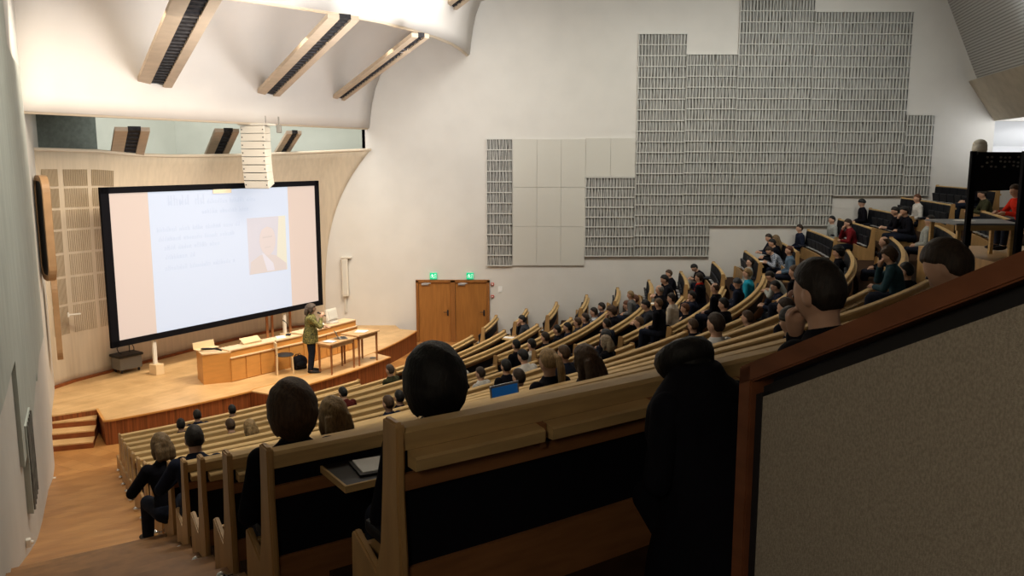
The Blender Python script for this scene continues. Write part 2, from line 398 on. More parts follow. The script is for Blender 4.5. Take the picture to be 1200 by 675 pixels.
sh = tag(obj('wall_stage_shell', bm, M_shell, smooth=True), kind='structure')
md = sh.modifiers.new('s', 'SOLIDIFY'); md.thickness = .08; md.offset = 1
bm = bmesh.new(); tube(bm, [shell_pt(a / 4, 1.0) for a in range(41)], .045, 8)
tag(obj('trim_shell_edge', bm, M_lip, smooth=True), kind='structure')
bm = bmesh.new(); tube(bm, [shell_pt(a / 4, 0.0) + Vector((.03, -.02, .05)) for a in range(41)], .05, 4)
tag(obj('baseboard_stage', bm, M_riser), kind='structure')
# slotted bands in the shell left of the screen
for bi, (u0, u1) in enumerate([(.28, .92), (1.12, 1.72), (1.86, 2.42)]):
    bm = bmesh.new(); n = 15
    for k in range(n):
        u = u0 + (u1 - u0) * k / (n - 1)
        for t0, t1, w in [(.85, .92, .020), (.76, .84, .013), (.67, .75, .008), (.57, .66, .005), (.47, .56, .0035), (.35, .46, .003), (.22, .34, .0025)]:
            a, b = shell_pt(u, t0), shell_pt(u, t1); o = Vector((.03, -.016, 0)); s = Vector((.47, .88, 0)) * w * .5
            q = [bm.verts.new(p) for p in (a + o - s, a + o + s, b + o + s, b + o - s)]; f = bm.faces.new(q)
            e = bmesh.ops.extrude_face_region(bm, geom=[f]); bmesh.ops.translate(bm, vec=(-.012, .006, 0), verts=[v for v in e['geom'] if isinstance(v, bmesh.types.BMVert)])
    o = obj('slotted_panel', bm, M_shell_dark)
    tag(o, ['slotted wall band left of the screen, nearest the left wall', 'slotted wall band left of the screen, middle one of three',
            'slotted wall band partly behind the screen\'s left edge'][bi], 'wall panel', 'slotted bands left of the screen')

# ---------------------------------------------------------------- ceiling reflectors
PROF = [(0, 0), (.04, .35), (.10, .8), (.2, 1.25), (.38, 1.75), (.7, 2.3), (1.25, 2.9), (2.1, 3.5), (3.4, 4.1), (5.0, 4.6), (7.0, 4.95)]
def reflector(name, lip, dirs, zs):
    """lip: plan points left to right; dirs: sweep directions; swept by the profile towards the audience"""
    bm = bmesh.new(); g = []
    for (x, y), (dx, dy), z in zip(lip, dirs, zs):
        g.append([bm.verts.new((x + dx * s, y + dy * s, z + h)) for s, h in PROF])
    for a in range(len(lip) - 1):
        for b in range(len(PROF) - 1): bm.faces.new((g[a][b], g[a + 1][b], g[a + 1][b + 1], g[a][b + 1]))
    o = tag(obj(name, bm, M_ceiling, smooth=True), kind='structure')
    md = o.modifiers.new('s', 'SOLIDIFY'); md.thickness = .1; md.offset = -1 if name.endswith('front') else -1
    bm = bmesh.new(); tube(bm, [(x, y, z) for (x, y), z in zip(lip, zs)], .06, 10)
    tag(obj('trim_' + name, bm, M_lip, smooth=True), kind='structure')
n = 16
lip1 = [(-9.95 + (5.2) * t / n, 17.2 + 10.6 * t / n + .25 * math.sin(3.1416 * t / n)) for t in range(n + 1)]
d1 = [(.58 * (1 - t / n) + 1.12 * t / n, -1.08 * (1 - t / n)) for t in range(n + 1)]
reflector('ceiling_reflector_front', lip1, d1, [6.92 + .03 * t / n for t in range(n + 1)])
L2 = [(-9.2, 15.0), (-7.6, 16.4), (-5.6, 18.4), (-4.7, 19.25), (-3.92, 20.1), (-3.2, 21.2), (-2.61, 22.4), (-2.1, 23.8), (-1.78, 25), (-1.58, 26.4), (-1.46, 27.8)]
d2 = [(.58 * (1 - k / 10) + 1.05 * k / 10, -1.05 * (1 - k / 10)) for k in range(11)]
reflector('ceiling_reflector_rear', L2, d2, [9.28] * 11)

def beam(bot, w, t0, t1, label, fall=-.182):
    """slotted light trough: runs towards the stage, falling"""
    d = Vector((-.5066, .8623, fall)); s = Vector((.8623, .5066, 0)); up = Vector((0, 0, .10)); b = Vector(bot)
    root = empty('light_trough', b, 0, label, 'light trough', 'slotted troughs under the ceiling')
    for k, (x0, x1) in enumerate([(-w / 2, -w * .13), (w * .24, w / 2)]):
        bm = bmesh.new(); slab(bm, b + d * t0 + s * x0, b + d * t1 + s * x0, b + d * t1 + s * x1, b + d * t0 + s * x1, up)
        obj('side_board', bm, M_beamwood, root)
    bm = bmesh.new(); slab(bm, b + d * t0 - s * w * .13 + up * .5, b + d * t1 - s * w * .13 + up * .5, b + d * t1 + s * w * .24 + up * .5, b + d * t0 + s * w * .24 + up * .5, up * .7)
    obj('slot', bm, M_slot, root)
    bm = bmesh.new(); L = t1 - t0
    for k in range(int(abs(L) / .22)):
        c = b + d * (t0 + k * .22 * (1 if L > 0 else -1)) + s * w * .055 + up * .35
        bx(bm, c, (w * .37, .02, .03), math.atan2(s.y, s.x))
    obj('louvre', bm, M_slot, root)
def bpt(x, y, depth): return aty(x, y, depth)
beam(bpt(182, 99, 20.05), .80, -7.5, .25, 'slotted trough under the ceiling, nearest the left wall')
beam(bpt(316, 110, 23.4), .68, -6.15, .25, 'slotted trough under the ceiling, middle one of the three')
beam(bpt(398, 116, 26.2), .46, -6.05, .25, 'slotted trough under the ceiling, nearest the panelled right wall')
beam(bpt(158, 141, 20.4), .80, .6, 4.6, 'lower end of trough seen through the gap, nearest the left wall', -.40)
beam(bpt(271, 144, 23.8), .68, .6, 4.6, 'lower end of trough seen through the gap, behind the hanging loudspeakers', -.40)
beam(bpt(351, 147, 25.3), .46, .6, 4.4, 'lower end of trough seen through the gap, right of the hanging loudspeakers', -.40)
beam(bpt(530, 8, 24.4), .5, -6, .2, 'slotted trough end at the top edge, above the curved ceiling lip')

# rear ceiling: perforated slope and beige soffit beam
dv = Vector((-.227, -.974, 0)); A = Vector((13.35, YW, 12.2)); B = Vector((15.09, YW, 8.52))
bm = bmesh.new(); slab(bm, A, A + dv * 14, B + dv * 14, B, (.06, 0, .05)); pf = tag(obj('ceiling_perforated', bm, M_perf), kind='structure')
bm = bmesh.new(); dn = (B - A).normalized(); nn = Vector((-.06, 0, -.03))
for j in range(46):
    for k in range(120):
        c = A + (B - A) * ((j + .5) / 46) + dv * (.06 + k * .115 + (j % 2) * .05); c = c + nn * .12
        a = [bm.verts.new(c + v) for v in (dv * .03 + dn * .018, dv * .03 - dn * .018, -dv * .03 - dn * .018, -dv * .03 + dn * .018)]
        bm.faces.new(a)
tag(obj('ceiling_perforation_holes', bm, M_slatback), kind='structure')
C0, C1 = Vector((14.82, YW, 8.44)), Vector((15.77, YW, 7.17))
bm = bmesh.new(); slab(bm, C0, C0 + dv * 14, C1 + dv * 14, C1, (.9, 0, .25)); tag(obj('ceiling_soffit', bm, M_soffit), kind='structure')
# ---------------------------------------------------------------- right wall: acoustic panels
rnd = random.Random(5)
def slat_panel(x0, x1, z0, z1, label):
    bm = bmesh.new(); y = YW
    bx(bm, ((x0 + x1) / 2, y - .012, (z0 + z1) / 2), (x1 - x0, .024, z1 - z0), mi=2)
    nr = max(1, round((z1 - z0) / .342)); h = (z1 - z0) / nr
    nc = max(1, round((x1 - x0) / .105)); w = (x1 - x0) / nc
    for j in range(nr + 1):
        bx(bm, ((x0 + x1) / 2, y - .05, z0 + j * h), (x1 - x0, .075, .028), mi=0)
    for j in range(nr):
        for k in range(nc):
            xc = x0 + (k + .5) * w; zc = z0 + (j + .5) * h
            bx(bm, (xc - w * .5 + .013, y - .048, zc), (.022, .07, h - .02), M=Matrix.Rotation(rnd.uniform(-.05, .05), 4, 'Y'), mi=0)
            bx(bm, (xc + rnd.uniform(-.006, .02), y - .035, zc), (.036, .012, h - .03), M=Matrix.Rotation(rnd.uniform(-.12, .12), 4, 'Y'), mi=1)
    o = obj('slatted_acoustic_panel', bm, None, slots=[M_slatwhite, M_slatgrey, M_slatback])
    tag(o, label, 'acoustic panel', 'slatted acoustic panels on the right wall')
SP = [(-.84, 0, 2.41, 6.59, 'narrow slatted grey panel left of the smooth white panels'),
      (2.42, 4.05, 2.73, 5.34, 'short slatted panel directly right of the smooth white panels'),
      (4.07, 5.63, 2.73, 9.92, 'tall slatted panel with the leftmost high top step'),
      (5.65, 6.58, 2.73, 9.28, 'slatted panel ending at the lowest bottom corner of the cladding'),
      (6.60, 7.28, 3.76, 9.28, 'narrow slatted panel left of the highest column'),
      (7.30, 8.98, 3.76, 12.0, 'slatted panel reaching the top of the photo, left one of the highest pair'),
      (9.00, 9.70, 3.76, 12.0, 'slatted panel reaching the top of the photo, right one of the highest pair'),
      (9.72, 10.62, 3.76, 10.6, 'slatted panel just right of the highest pair, with low bottom edge'),
      (10.64, 12.87, 4.75, 10.6, 'wide slatted panel above the seated row, second from the right end'),
      (12.89, 13.8, 4.75, 7.36, 'short slatted panel at the right end of the cladding')]
for s in SP: slat_panel(*s)
def smooth_panel(x0, x1, z0, z1, label):
    bm = bmesh.new(); bx(bm, ((x0 + x1) / 2, YW - .03, (z0 + z1) / 2), (x1 - x0 - .007, .05, z1 - z0 - .007), bev=.002)
    tag(obj('smooth_wall_panel', bm, M_panel), label, 'wall panel', 'smooth white panels on the right wall')
xs = [.02, .82, 1.62, 2.42]; zs = [2.41, 3.72, 5.02, 6.59]
for j in range(3):
    for k in range(3):
        smooth_panel(xs[k], xs[k + 1], zs[j], zs[j + 1], 'smooth white wall panel, %s of its row, %s row' % (['leftmost', 'middle', 'rightmost'][k], ['bottom', 'middle', 'top'][j]))
smooth_panel(2.42, 3.24, 5.36, 6.62, 'smooth white wall panel above the short slatted panel, left one of two')
smooth_panel(3.24, 4.05, 5.36, 6.62, 'smooth white wall panel above the short slatted panel, right one of two')
bm = bmesh.new(); prism(bm, [(-.78, YW - .03), (13.4, YW - .03), (13.4, YW), (-.78, YW)], -.15, -.05)
tag(obj('baseboard_right', bm, M_riser), kind='structure')

# left wall: grey cladding in steps
def on_left(x, y, seg=None):
    d = ray(x, y)
    for p, q in zip(WL, WL[1:]):
        ax, ay, bx_, by = p[0], p[1], q[0] - p[0], q[1] - p[1]
        den = d.x * by - d.y * bx_
        if abs(den) < 1e-9: continue
        t = (ax * by - ay * bx_) / den; s = (ax * d.y - ay * d.x) / den
        if t > 0 and -.001 <= s <= 1.001: return d * t + Vector((0, 0, EYE))
def left_clad(name, y0, y1, z0, z1, m, th, label, cat, grooves=0):
    def X(y):
        for p, q in zip(WL, WL[1:]):
            if q[1] <= y <= p[1]: return p[0] + (q[0] - p[0]) * (y - p[1]) / (q[1] - p[1])
    bm = bmesh.new(); n = 10; ys = [y0 + (y1 - y0) * k / n for k in range(n + 1)]
    for a, b in zip(ys, ys[1:]): slab(bm, (X(a) - .02, a, z0), (X(b) - .02, b, z0), (X(b) - .02, b, z1), (X(a) - .02, a, z1), (th + .02, .0, 0))
    for k in range(grooves):
        y = y0 + (y1 - y0) * (k + .5) / grooves
        bx(bm, (X(y) + th + .008, y, (z0 + z1) / 2), (.02, .02, z1 - z0 - .04), mi=1)
    tag(obj(name, bm, None, slots=[m, M_slatback]), label, cat, 'grey cladding on the left wall')
left_clad('wall_cladding', 2.6, 8.4, 3.9, 11.9, M_greywall, .05, 'tall grey-green cladding on left wall nearest the camera', 'wall panel')
left_clad('wall_cladding', 8.4, 12.4, 2.75, 9.4, M_greywall, .05, 'grey-green cladding on left wall reaching lower, beside the near cladding', 'wall panel')
left_clad('wall_cladding', 12.4, 15.6, 2.6, 7.6, M_greywall, .05, 'grey-green cladding on left wall farthest along, above the stage steps', 'wall panel')
left_clad('wall_vent', 8.7, 9.4, 2.1, 3.1, M_greywall, .07, 'dark grooved vertical strip low on the left wall', 'wall vent', 5)
for k, (px, py) in enumerate([(62, 562), (30, 636)]):
    p = on_left(px, py); bm = bmesh.new(); bx(bm, (0, 0, 0), (.05, .07, .09), bev=.012); ball(bm, (.03, 0, 0), .022)
    loose('wall_light_switch', bm, M_white, p + Vector((.03, 0, 0)), ['small white switch low on left wall near the stage steps', 'small white switch low on left wall near the lower edge'][k], 'switch', None, .5)

# wooden framed niche and strip on the left wall beside the stage
def rounded(w, h, r, n=6):
    pts = []
    for cx, cy, a in [(w / 2 - r, h / 2 - r, 0), (-w / 2 + r, h / 2 - r, 90), (-w / 2 + r, -h / 2 + r, 180), (w / 2 - r, -h / 2 + r, 270)]:
        for k in range(n + 1): pts.append((cx + r * math.cos(R(a + 90 * k / n)), cy + r * math.sin(R(a + 90 * k / n))))
    return pts
def niche(loc, rz, w, h, r, dep, label):
    root = empty('wall_niche', loc, rz, label, 'wall niche')
    o, i = rounded(w, h, r), rounded(w - .24, h - .24, max(.03, r - .12))
    bm = bmesh.new(); n = len(o)
    vo = [[bm.verts.new((x, y, z)) for x, z in o] for y in (-.05, dep)]; vi = [[bm.verts.new((x, y, z)) for x, z in i] for y in (-.05, dep)]
    for k in range(n):
        l = (k + 1) % n
        bm.faces.new((vo[0][k], vo[0][l], vo[1][l], vo[1][k])); bm.faces.new((vi[0][l], vi[0][k], vi[1][k], vi[1][l]))
        bm.faces.new((vo[1][k], vo[1][l], vi[1][l], vi[1][k])); bm.faces.new((vo[0][l], vo[0][k], vi[0][k], vi[0][l]))
    obj('niche_frame', bm, M_niche, root, world=False)
    bm = bmesh.new(); a = [bm.verts.new((x, .02, z)) for x, z in i]; b = [bm.verts.new((x, -.03, z)) for x, z in i]
    bm.faces.new(a); bm.faces.new(b[::-1])
    for k in range(n): bm.faces.new((a[k], a[(k + 1) % n], b[(k + 1) % n], b[k]))
    obj('niche_opening', bm, M_blackplastic, root, world=False)
niche((-10.28, 18.3, 4.45), math.atan2(-.89, .455) + .20, 1.05, 2.3, .35, .10, 'rounded pale wood frame around a dark opening high on left wall')
niche((-10.50, 18.9, 2.30), math.atan2(-.89, .455) + .03, .6, 1.9, .28, .07, 'narrow pale wood frame below the rounded dark opening')
bm = bmesh.new(); bx(bm, (.12, 0, 0), (.3, .1, .03), bev=.01); bx(bm, (0, 0, 0), (.04, .14, .1), bev=.01)
loose('wall_bracket', bm, M_white, (-10.95, 20.25, 2.15), 'small white bracket on the veneered wall beside the niche', 'bracket', None, .5)

# ---------------------------------------------------------------- doors, exit signs, wall fittings
bm = bmesh.new()
for x, w in [(-3.19, .09), (-1.99, .16), (-.80, .09)]: bx(bm, (x, YW - .03, .86), (w, .12, 2.12), bev=.006)
bx(bm, (-1.995, YW - .03, 1.885), (2.48, .12, .09), bev=.006)
tag(obj('trim_door_frame', bm, M_doorframe), kind='structure')
for k, (x0, x1) in enumerate([(-3.145, -2.07), (-1.91, -.845)]):
    bm = bmesh.new(); bx(bm, ((x0 + x1) / 2, YW - .02, .82), (x1 - x0 - .01, .05, 2.03), bev=.004)
    d = tag(obj('door_%d' % (k + 1), bm, M_door), kind='structure')
    bm = bmesh.new(); bx(bm, (x1 - .1, YW - .06, .80), (.05, .02, .2), bev=.005); tube(bm, [(x1 - .1, YW - .06, .83), (x1 - .1, YW - .11, .83), (x1 - .24, YW - .11, .83)], .012)
    obj('door_handle', bm, M_blackplastic, d)
    bm = bmesh.new(); bx(bm, (x0 + .22, YW - .07, 1.78), (.24, .05, .06), bev=.008); tube(bm, [(x0 + .2, YW - .1, 1.8), (x0 + .42, YW - .14, 1.82), (x0 + .1, YW - .06, 1.84)], .008)
    obj('door_closer', bm, M_silver, d)
def exit_sign(x, label):
    root = empty('exit_sign', (x, YW - .06, 2.06), 0, label, 'exit sign', 'green exit signs above the doors')
    bm = bmesh.new(); bx(bm, (0, 0, 0), (.235, .1, .215), bev=.01); obj('sign_box', bm, M_exit, root, world=False)
    bm = bmesh.new(); y = -.056
    def P(a, b, w):
        a = Vector((a[0], y, a[1])); b = Vector((b[0], y, b[1])); d = b - a; bx(bm, (a + b) / 2, (d.length, .008, w), 0, Matrix.Rotation(-math.atan2(d.z, d.x), 4, 'Y'))
    ball(bm, (-.035, y, .062), (.015, .006, .015), 10)
    P((-.04, .045), (-.02, -.005), .028); P((-.04, .04), (-.075, .02), .013); P((-.075, .02), (-.085, -.01), .012); P((-.035, .04), (.0, .02), .013); P((0, .02), (.018, .038), .012)
    P((-.02, -.005), (-.05, -.04), .016); P((-.05, -.04), (-.088, -.042), .014); P((-.02, -.005), (.008, -.035), .016); P((.008, -.035), (.0, -.075), .014)
    P((.045, .07), (.095, .07), .01); P((.045, .07), (.045, -.075), .01); P((.095, .07), (.095, -.075), .01)
    obj('running_figure_pictogram', bm, M_exitwhite, root, world=False)
    bm = bmesh.new(); bx(bm, (0, .02, .12), (.08, .06, .03), bev=.006); obj('bracket', bm, M_white, root, world=False)
exit_sign(-2.64, 'green exit sign with running figure above the left door'); exit_sign(-1.41, 'green exit sign with running figure above the right door')
for k, z in enumerate((1.78, 1.36)):
    bm = bmesh.new(); bx(bm, (0, 0, 0), (.10, .05, .09), bev=.008); bx(bm, (0, -.028, 0), (.05, .01, .045), mi=1)
    loose('fire_alarm_button', bm, None, (-.66, YW - .03, z), ['small red alarm box right of the doors, upper one', 'small red alarm box right of the doors, lower one'][k], 'alarm button', 'red alarm boxes by the doors', slots=[M_red, M_white])
bm = bmesh.new(); bx(bm, (0, 0, 0), (.14, .02, .2), bev=.004)
loose('notice_sheet', bm, M_paper, (-.40, YW - .012, 1.6), 'small pale notice on the wall right of the alarm boxes', 'notice')
root = empty('column_loudspeaker', (-5.58, YW - .12, 2.03), 0, 'tall slim white column loudspeaker on the wall right of the screen', 'loudspeaker')
bm = bmesh.new(); bx(bm, (0, 0, 0), (.20, .2, 1.28), bev=.015); obj('cabinet', bm, M_white, root, world=False)
bm = bmesh.new(); bx(bm, (.0, -.105, 0), (.13, .012, 1.16), bev=.003); obj('grille', bm, M_panel, root, world=False)
bm = bmesh.new(); bx(bm, (.05, -.0, .665), (.34, .26, .03), bev=.006); obj('cap', bm, M_white, root, world=False)
bm = bmesh.new(); bx(bm, (-.02, .05, -.9), (.05, .05, .6)); obj('cable_duct', bm, M_panel, root, world=False)

# ---------------------------------------------------------------- projection screen
SP0 = Vector((-10.0, 20.2, 0)); SD = Vector((.521, .853, 0)).normalized(); SN = Vector((.853, -.521, 0)).normalized()
def on_screen(px, py):
    d = ray(px, py); t = (SP0 - Vector((0, 0, 0))).dot(SN) / d.dot(SN); p = d * t + Vector((0, 0, EYE)); return (p - SP0).dot(SD), p.z
t0, zt0 = on_screen(116, 218); t1, zt1 = on_screen(372, 213); b0, zb0 = on_screen(130, 407); b1, zb1 = on_screen(378, 358)
print('SCREEN', t0, t1, b0, b1, zt0, zt1, zb0, zb1)
sx0, sx1 = (t0 + b0) / 2, (t1 + b1) / 2; sz1, sz0 = (zt0 + zt1) / 2, (zb0 + zb1) / 2
scr = empty('projection_screen', SP0 + SD * (sx0 + sx1) / 2 + Vector((0, 0, ZS)), 0, 'large black-framed projection screen showing a faint slide', 'projection screen')
scr.matrix_basis = frame_matrix(SP0 + SD * (sx0 + sx1) / 2 + Vector((0, 0, ZS)), SD, (0, 0, 1))
# local: x along the screen, y towards the wall behind, z up
sw = (sx1 - sx0) / 2; h0, h1 = sz0 - ZS, sz1 - ZS
fw = .155
bm = bmesh.new()
bx(bm, (0, 0, h1 - fw / 2), (2 * sw, .08, fw)); bx(bm, (0, 0, h0 + fw / 2), (2 * sw, .08, fw))
bx(bm, (-sw + fw * .7, 0, (h0 + h1) / 2), (fw * 1.4, .08, h1 - h0)); bx(bm, (sw - fw * .5, 0, (h0 + h1) / 2), (fw * 1., .08, h1 - h0))
obj('screen_frame', bm, M_screenframe, scr, world=False)
def emis(name, c, s): return mat(name, tuple(v * .3 for v in c), .8, .1, emit=c, estr=s)
E_bar = emis('screen_side_light', (.72, .58, .50), .80); E_slide = emis('slide_light', (.60, .65, .76), .92)
E_text = emis('slide_text', (.565, .615, .725), .92); E_ph1 = emis('slide_photo_shade', (.62, .54, .51), .92); E_ph2 = emis('slide_photo_yellow', (.69, .65, .53), .92)
E_ph3 = emis('slide_photo_skin', (.65, .56, .53), .92); E_ph4 = emis('slide_photo_shirt', (.66, .62, .66), .92); E_ph5 = emis('slide_photo_grey', (.60, .565, .60), .92); E_ph6 = emis('slide_photo_feature', (.60, .52, .49), .92)
bm = bmesh.new(); bx(bm, (0, .015, (h0 + h1) / 2), (2 * sw - .1, .02, h1 - h0 - .1)); obj('screen_fabric', bm, E_bar, scr, world=False)
def sc(px, py):
    t, z = on_screen(px, py); return t - (sx0 + sx1) / 2, z - ZS
def sheet(bm, x0, x1, z0, z1, y): bx(bm, ((x0 + x1) / 2, y, (z0 + z1) / 2), (x1 - x0, .004, z1 - z0))
lx = sc(173, 226)[0]; rx = sc(340, 300)[0]
bm = bmesh.new(); sheet(bm, lx, rx, h0 + fw, h1 - fw, .0); obj('slide', bm, E_slide, scr, world=False)
rr = random.Random(3)
def textline(px, py, px1, size):
    """faint illegible words as small strokes"""
    bm = bmesh.new(); x, z = sc(px, py); xe = sc(px1, py)[0]
    while x < xe:
        n = rr.randint(3, 8)
        for k in range(n):
            w = size * .5; 
            if x > xe: break
            for q in range(2): sheet(bm, x + q * w * .55, x + q * w * .55 + size * .13, z - size * .1, z + size * rr.choice([.45, .45, .8]), -.004)
            sheet(bm, x, x + w * .7, z + size * rr.choice([.0, .2, .4]), z + size * rr.choice([.0, .2, .4]) + size * .1 + .002, -.004)
            x += w * 1.15
        x += size * .5
    tag(obj('text_line', bm, E_text, scr, world=False), kind='stuff')
textline(197, 240, 240, .30); textline(243, 238, 300, .15)
textline(237, 250, 290, .15)
for px, py, e in [(184, 272, 280), (186, 283, 278), (193, 293, 258), (194, 304, 228), (194, 317, 275)]: textline(px, py, e, .15)
px0, pz1 = sc(289, 256); px1_, _ = sc(334, 254); _, pz0 = sc(293, 322)
pw = px1_ - px0; ph = pz1 - pz0
bm = bmesh.new(); sheet(bm, px0, px1_, pz0, pz1, -.003); pic = obj('slide_portrait', bm, E_ph5, scr, world=False)
bm = bmesh.new(); sheet(bm, px0 + pw * .68, px1_, pz0 + ph * .15, pz1, -.006); obj('portrait_background', bm, E_ph2, pic, world=True) if False else None
def pshape(poly, m, y, name):
    bm = bmesh.new(); a = [bm.verts.new((px0 + pw * u, y, pz0 + ph * v)) for u, v in poly]; b = [bm.verts.new((px0 + pw * u, y + .003, pz0 + ph * v)) for u, v in poly]
    bm.faces.new(a); bm.faces.new(b[::-1])
    for k in range(len(a)): bm.faces.new((a[k], a[(k + 1) % len(a)], b[(k + 1) % len(a)], b[k]))
    o = obj(name, bm, m, None); o.parent = pic; return o
pshape([(.70, .0), (1, .0), (1, 1), (.82, 1)], E_ph2, -.006, 'yellow_background')
pshape([(.02, 0), (.98, 0), (.98, .12), (.72, .28), (.5, .34), (.28, .32), (.05, .22)], E_ph1, -.009, 'suit')
pshape([(.34, .36), (.40, .34), (.62, .16), (.66, .02), (.46, .02)], E_ph4, -.012, 'shirt')
pshape([(.5 + .21 * math.cos(a * .3927), .58 + .27 * math.sin(a * .3927)) for a in range(16)], E_ph3, -.014, 'face')
pshape([(.27, .66), (.3, .84), (.42, .93), (.6, .92), (.72, .82), (.73, .64), (.66, .78), (.5, .83), (.36, .78)], E_ph5, -.017, 'hair')
pshape([(.37, .62), (.62, .63), (.62, .66), (.37, .65)], E_ph6, -.017, 'eyes')
pshape([(.42, .44), (.57, .45), (.57, .47), (.42, .46)], E_ph6, -.017, 'mouth')
x, z = sc(259, 226); bm = bmesh.new(); bx(bm, (x, -.05, h1 - fw - .05), (.62, .02, .11)); obj('tab', bm, M_lip, scr, world=False)
for px in (182, 336):
    tt = sc(px, 400)[0]; bm = bmesh.new(); bx(bm, (tt, .06, h0 / 2 + .1), (.1, .06, h0 + .25), bev=.005); obj('leg', bm, M_white, scr, world=False)
    bm = bmesh.new(); bx(bm, (tt, .02, .14), (.24, .3, .28), bev=.01); obj('leg_block', bm, M_birch, scr, world=False)
for k, px in enumerate((325, 331, 352)):
    tt = sc(px, 380)[0]; p = SP0 + SD * (tt + (sx0 + sx1) / 2) - SN * .45
    bm = bmesh.new(); bx(bm, (0, 0, .65), (.07, .07, 1.3), bev=.006); bx(bm, (0, 0, .02), (.12, .12, .04), bev=.008)
    loose('wooden_stand', bm, M_tableleg, (p.x, p.y, ZS), ['brown wooden stand post behind the screen, leftmost of three', 'brown wooden stand post behind the screen, middle of three', 'brown wooden stand post behind the screen, nearest the presenter'][k], 'post', 'brown posts behind the screen', rz=.5)

# grey case with cables left of the screen
p = atz(143, 436, ZS); root = empty('equipment_case', (p.x + .1, p.y + .1, ZS), .95, 'grey equipment case with cable loops on stage floor left of the screen', 'equipment case')
bm = bmesh.new(); bx(bm, (0, 0, .26), (.62, .45, .34), bev=.04); obj('case_body', bm, M_grey, root, world=False)
bm = bmesh.new(); bx(bm, (0, 0, .46), (.68, .5, .07), bev=.02); obj('case_lid', bm, M_blackplastic, root, world=False)
for x in (-.24, .24):
    bm = bmesh.new()
    for y in (-.15, .15): ball(bm, (x, y, .045), (.03, .045, .045))
    obj('caster', bm, M_blackplastic, root, world=False)
bm = bmesh.new()
tube(bm, [(.0 + .22 * math.cos(a * .5), .05 * math.sin(a * 1.3), .62 + .18 * math.sin(a * .5)) for a in range(-1, 9)], .012, 6)
tube(bm, [(.1, .0, .5), (.15, .1, .75), (.05, .2, .95), (-.1, .22, 1.2)], .012, 6)
obj('cable', bm, M_cable, root, world=False)

# ---------------------------------------------------------------- hanging line array
root = empty('line_array_loudspeaker', (-7.02, 23.35, 5.12), 0, 'white curved stack of hanging loudspeakers in front of the screen', 'loudspeaker')
az = math.atan2(-.5, .86)
pos = Vector((.0, .0, 1.62)); ang = 0
for k in range(8):
    tilt = R([0, 0, 1, 2, 4, 7, 10, 14][k])
    bm = bmesh.new()
    M = Matrix.Rotation(-.25, 4, 'Z') @ Matrix.Rotation(tilt, 4, 'X')
    w, d, h = .74, .48, .200
    m = Matrix.Translation(pos) @ M
    a = bmesh.new(); top = [(-w / 2, -d / 2), (w / 2, -d / 2), (w / 2 - .1, d / 2), (-w / 2 + .1, d / 2)]
    prism(a, top, -h / 2, h / 2); bmesh.ops.bevel(a, geom=a.edges, offset=.008, segments=1, affect='EDGES'); a.transform(m); merge(bm, a)
    s = obj('speaker_box', bm, M_white, root, world=False)
    bm = bmesh.new()
    for x in (-w / 2 + .05, w / 2 - .05): bx(bm, m @ Vector((x, -d / 2 - .004, 0)), (.03, .012, .03), M=M)
    for q in (.35, .75): bx(bm, m @ Vector((-w / 2 + .03 + .02, -d / 2 + q * d, h * .45)), (.02, .10, .02), M=M)
    bx(bm, m @ Vector((0, -d / 2 - .002, -h / 2)), (w, .006, .008), M=M)
    obj('fixing', bm, M_blackplastic, s, world=False)
    pos = pos + (M @ Vector((0, 0, -.207)))
bm = bmesh.new(); bx(bm, (0, 0, 1.76), (.88, .5, .05), rz=-.25, bev=.01); obj('flying_frame', bm, M_white, root, world=False)
bm = bmesh.new()
for x in (-.25, .25): tube(bm, [(x, 0, 1.78), (x, 0, 2.0)], .008, 6)
obj('suspension_cable', bm, M_cable, root, world=False)
bm = bmesh.new(); bx(bm, (0, 0, 0), (.12, .14, .22), bev=.02); tube(bm, [(0, 0, .1), (0, 0, .32)], .02)
loose('hanging_spotlight', bm, M_grey, aty(327, 151, 22.8), 'small grey spotlight hanging right of the loudspeaker stack', 'spotlight')

# ---------------------------------------------------------------- stage furniture
# long demonstration desk in three joined segments
DQ = [atz(271, 448, ZS), atz(322, 435.5, ZS), atz(356, 427, ZS), atz(419, 407.5, ZS)]
DQ[3].z = ZS
desk = empty('demonstration_desk', DQ[0], 0, 'long honey-coloured panelled desk along the stage', 'desk')
def outward(a, b): d = (b - a).normalized(); return Vector((-d.y, d.x, 0))     # away from the audience
for k in range(3):
    a, b = DQ[k], DQ[k + 1]; d = (b - a).normalized(); nb = outward(a, b); L = (b - a).length
    hf = .80 if k < 2 else .84
    bm = bmesh.new(); slab(bm, a, b, b + nb * .62, a + nb * .62, (0, 0, hf - .18)); body = obj('desk_body', bm, M_desk, desk)
    bm = bmesh.new(); npn = max(2, round(L / .48))
    for j in range(npn):
        p, q = a + d * (L * (j + .04) / npn), a + d * (L * (j + .96) / npn)
        slab(bm, p - nb * .02, q - nb * .02, q, p, (0, 0, hf - .22)); 
    bmesh.ops.translate(bm, vec=(0, 0, .02), verts=bm.verts); obj('front_panel', bm, M_desk, desk)
    bm = bmesh.new(); slab(bm, a + nb * .04, b + nb * .04, b + nb * .10, a + nb * .10, (0, 0, .17)); bmesh.ops.translate(bm, vec=(0, 0, hf - .18), verts=bm.verts); obj('modesty_board', bm, M_desk, desk)
    bm = bmesh.new(); slab(bm, a - nb * .04, b - nb * .04, b + nb * .05, a + nb * .05, (0, 0, .025)); bmesh.ops.translate(bm, vec=(0, 0, hf - .19), verts=bm.verts); obj('ledge', bm, M_desktop, desk)
    bm = bmesh.new(); slab(bm, a + nb * .02, b + nb * .02, b + nb * .46, a + nb * .46, (0, 0, .03)); bmesh.ops.translate(bm, vec=(0, 0, hf - .01), verts=bm.verts); obj('desk_top', bm, M_desktop, desk)
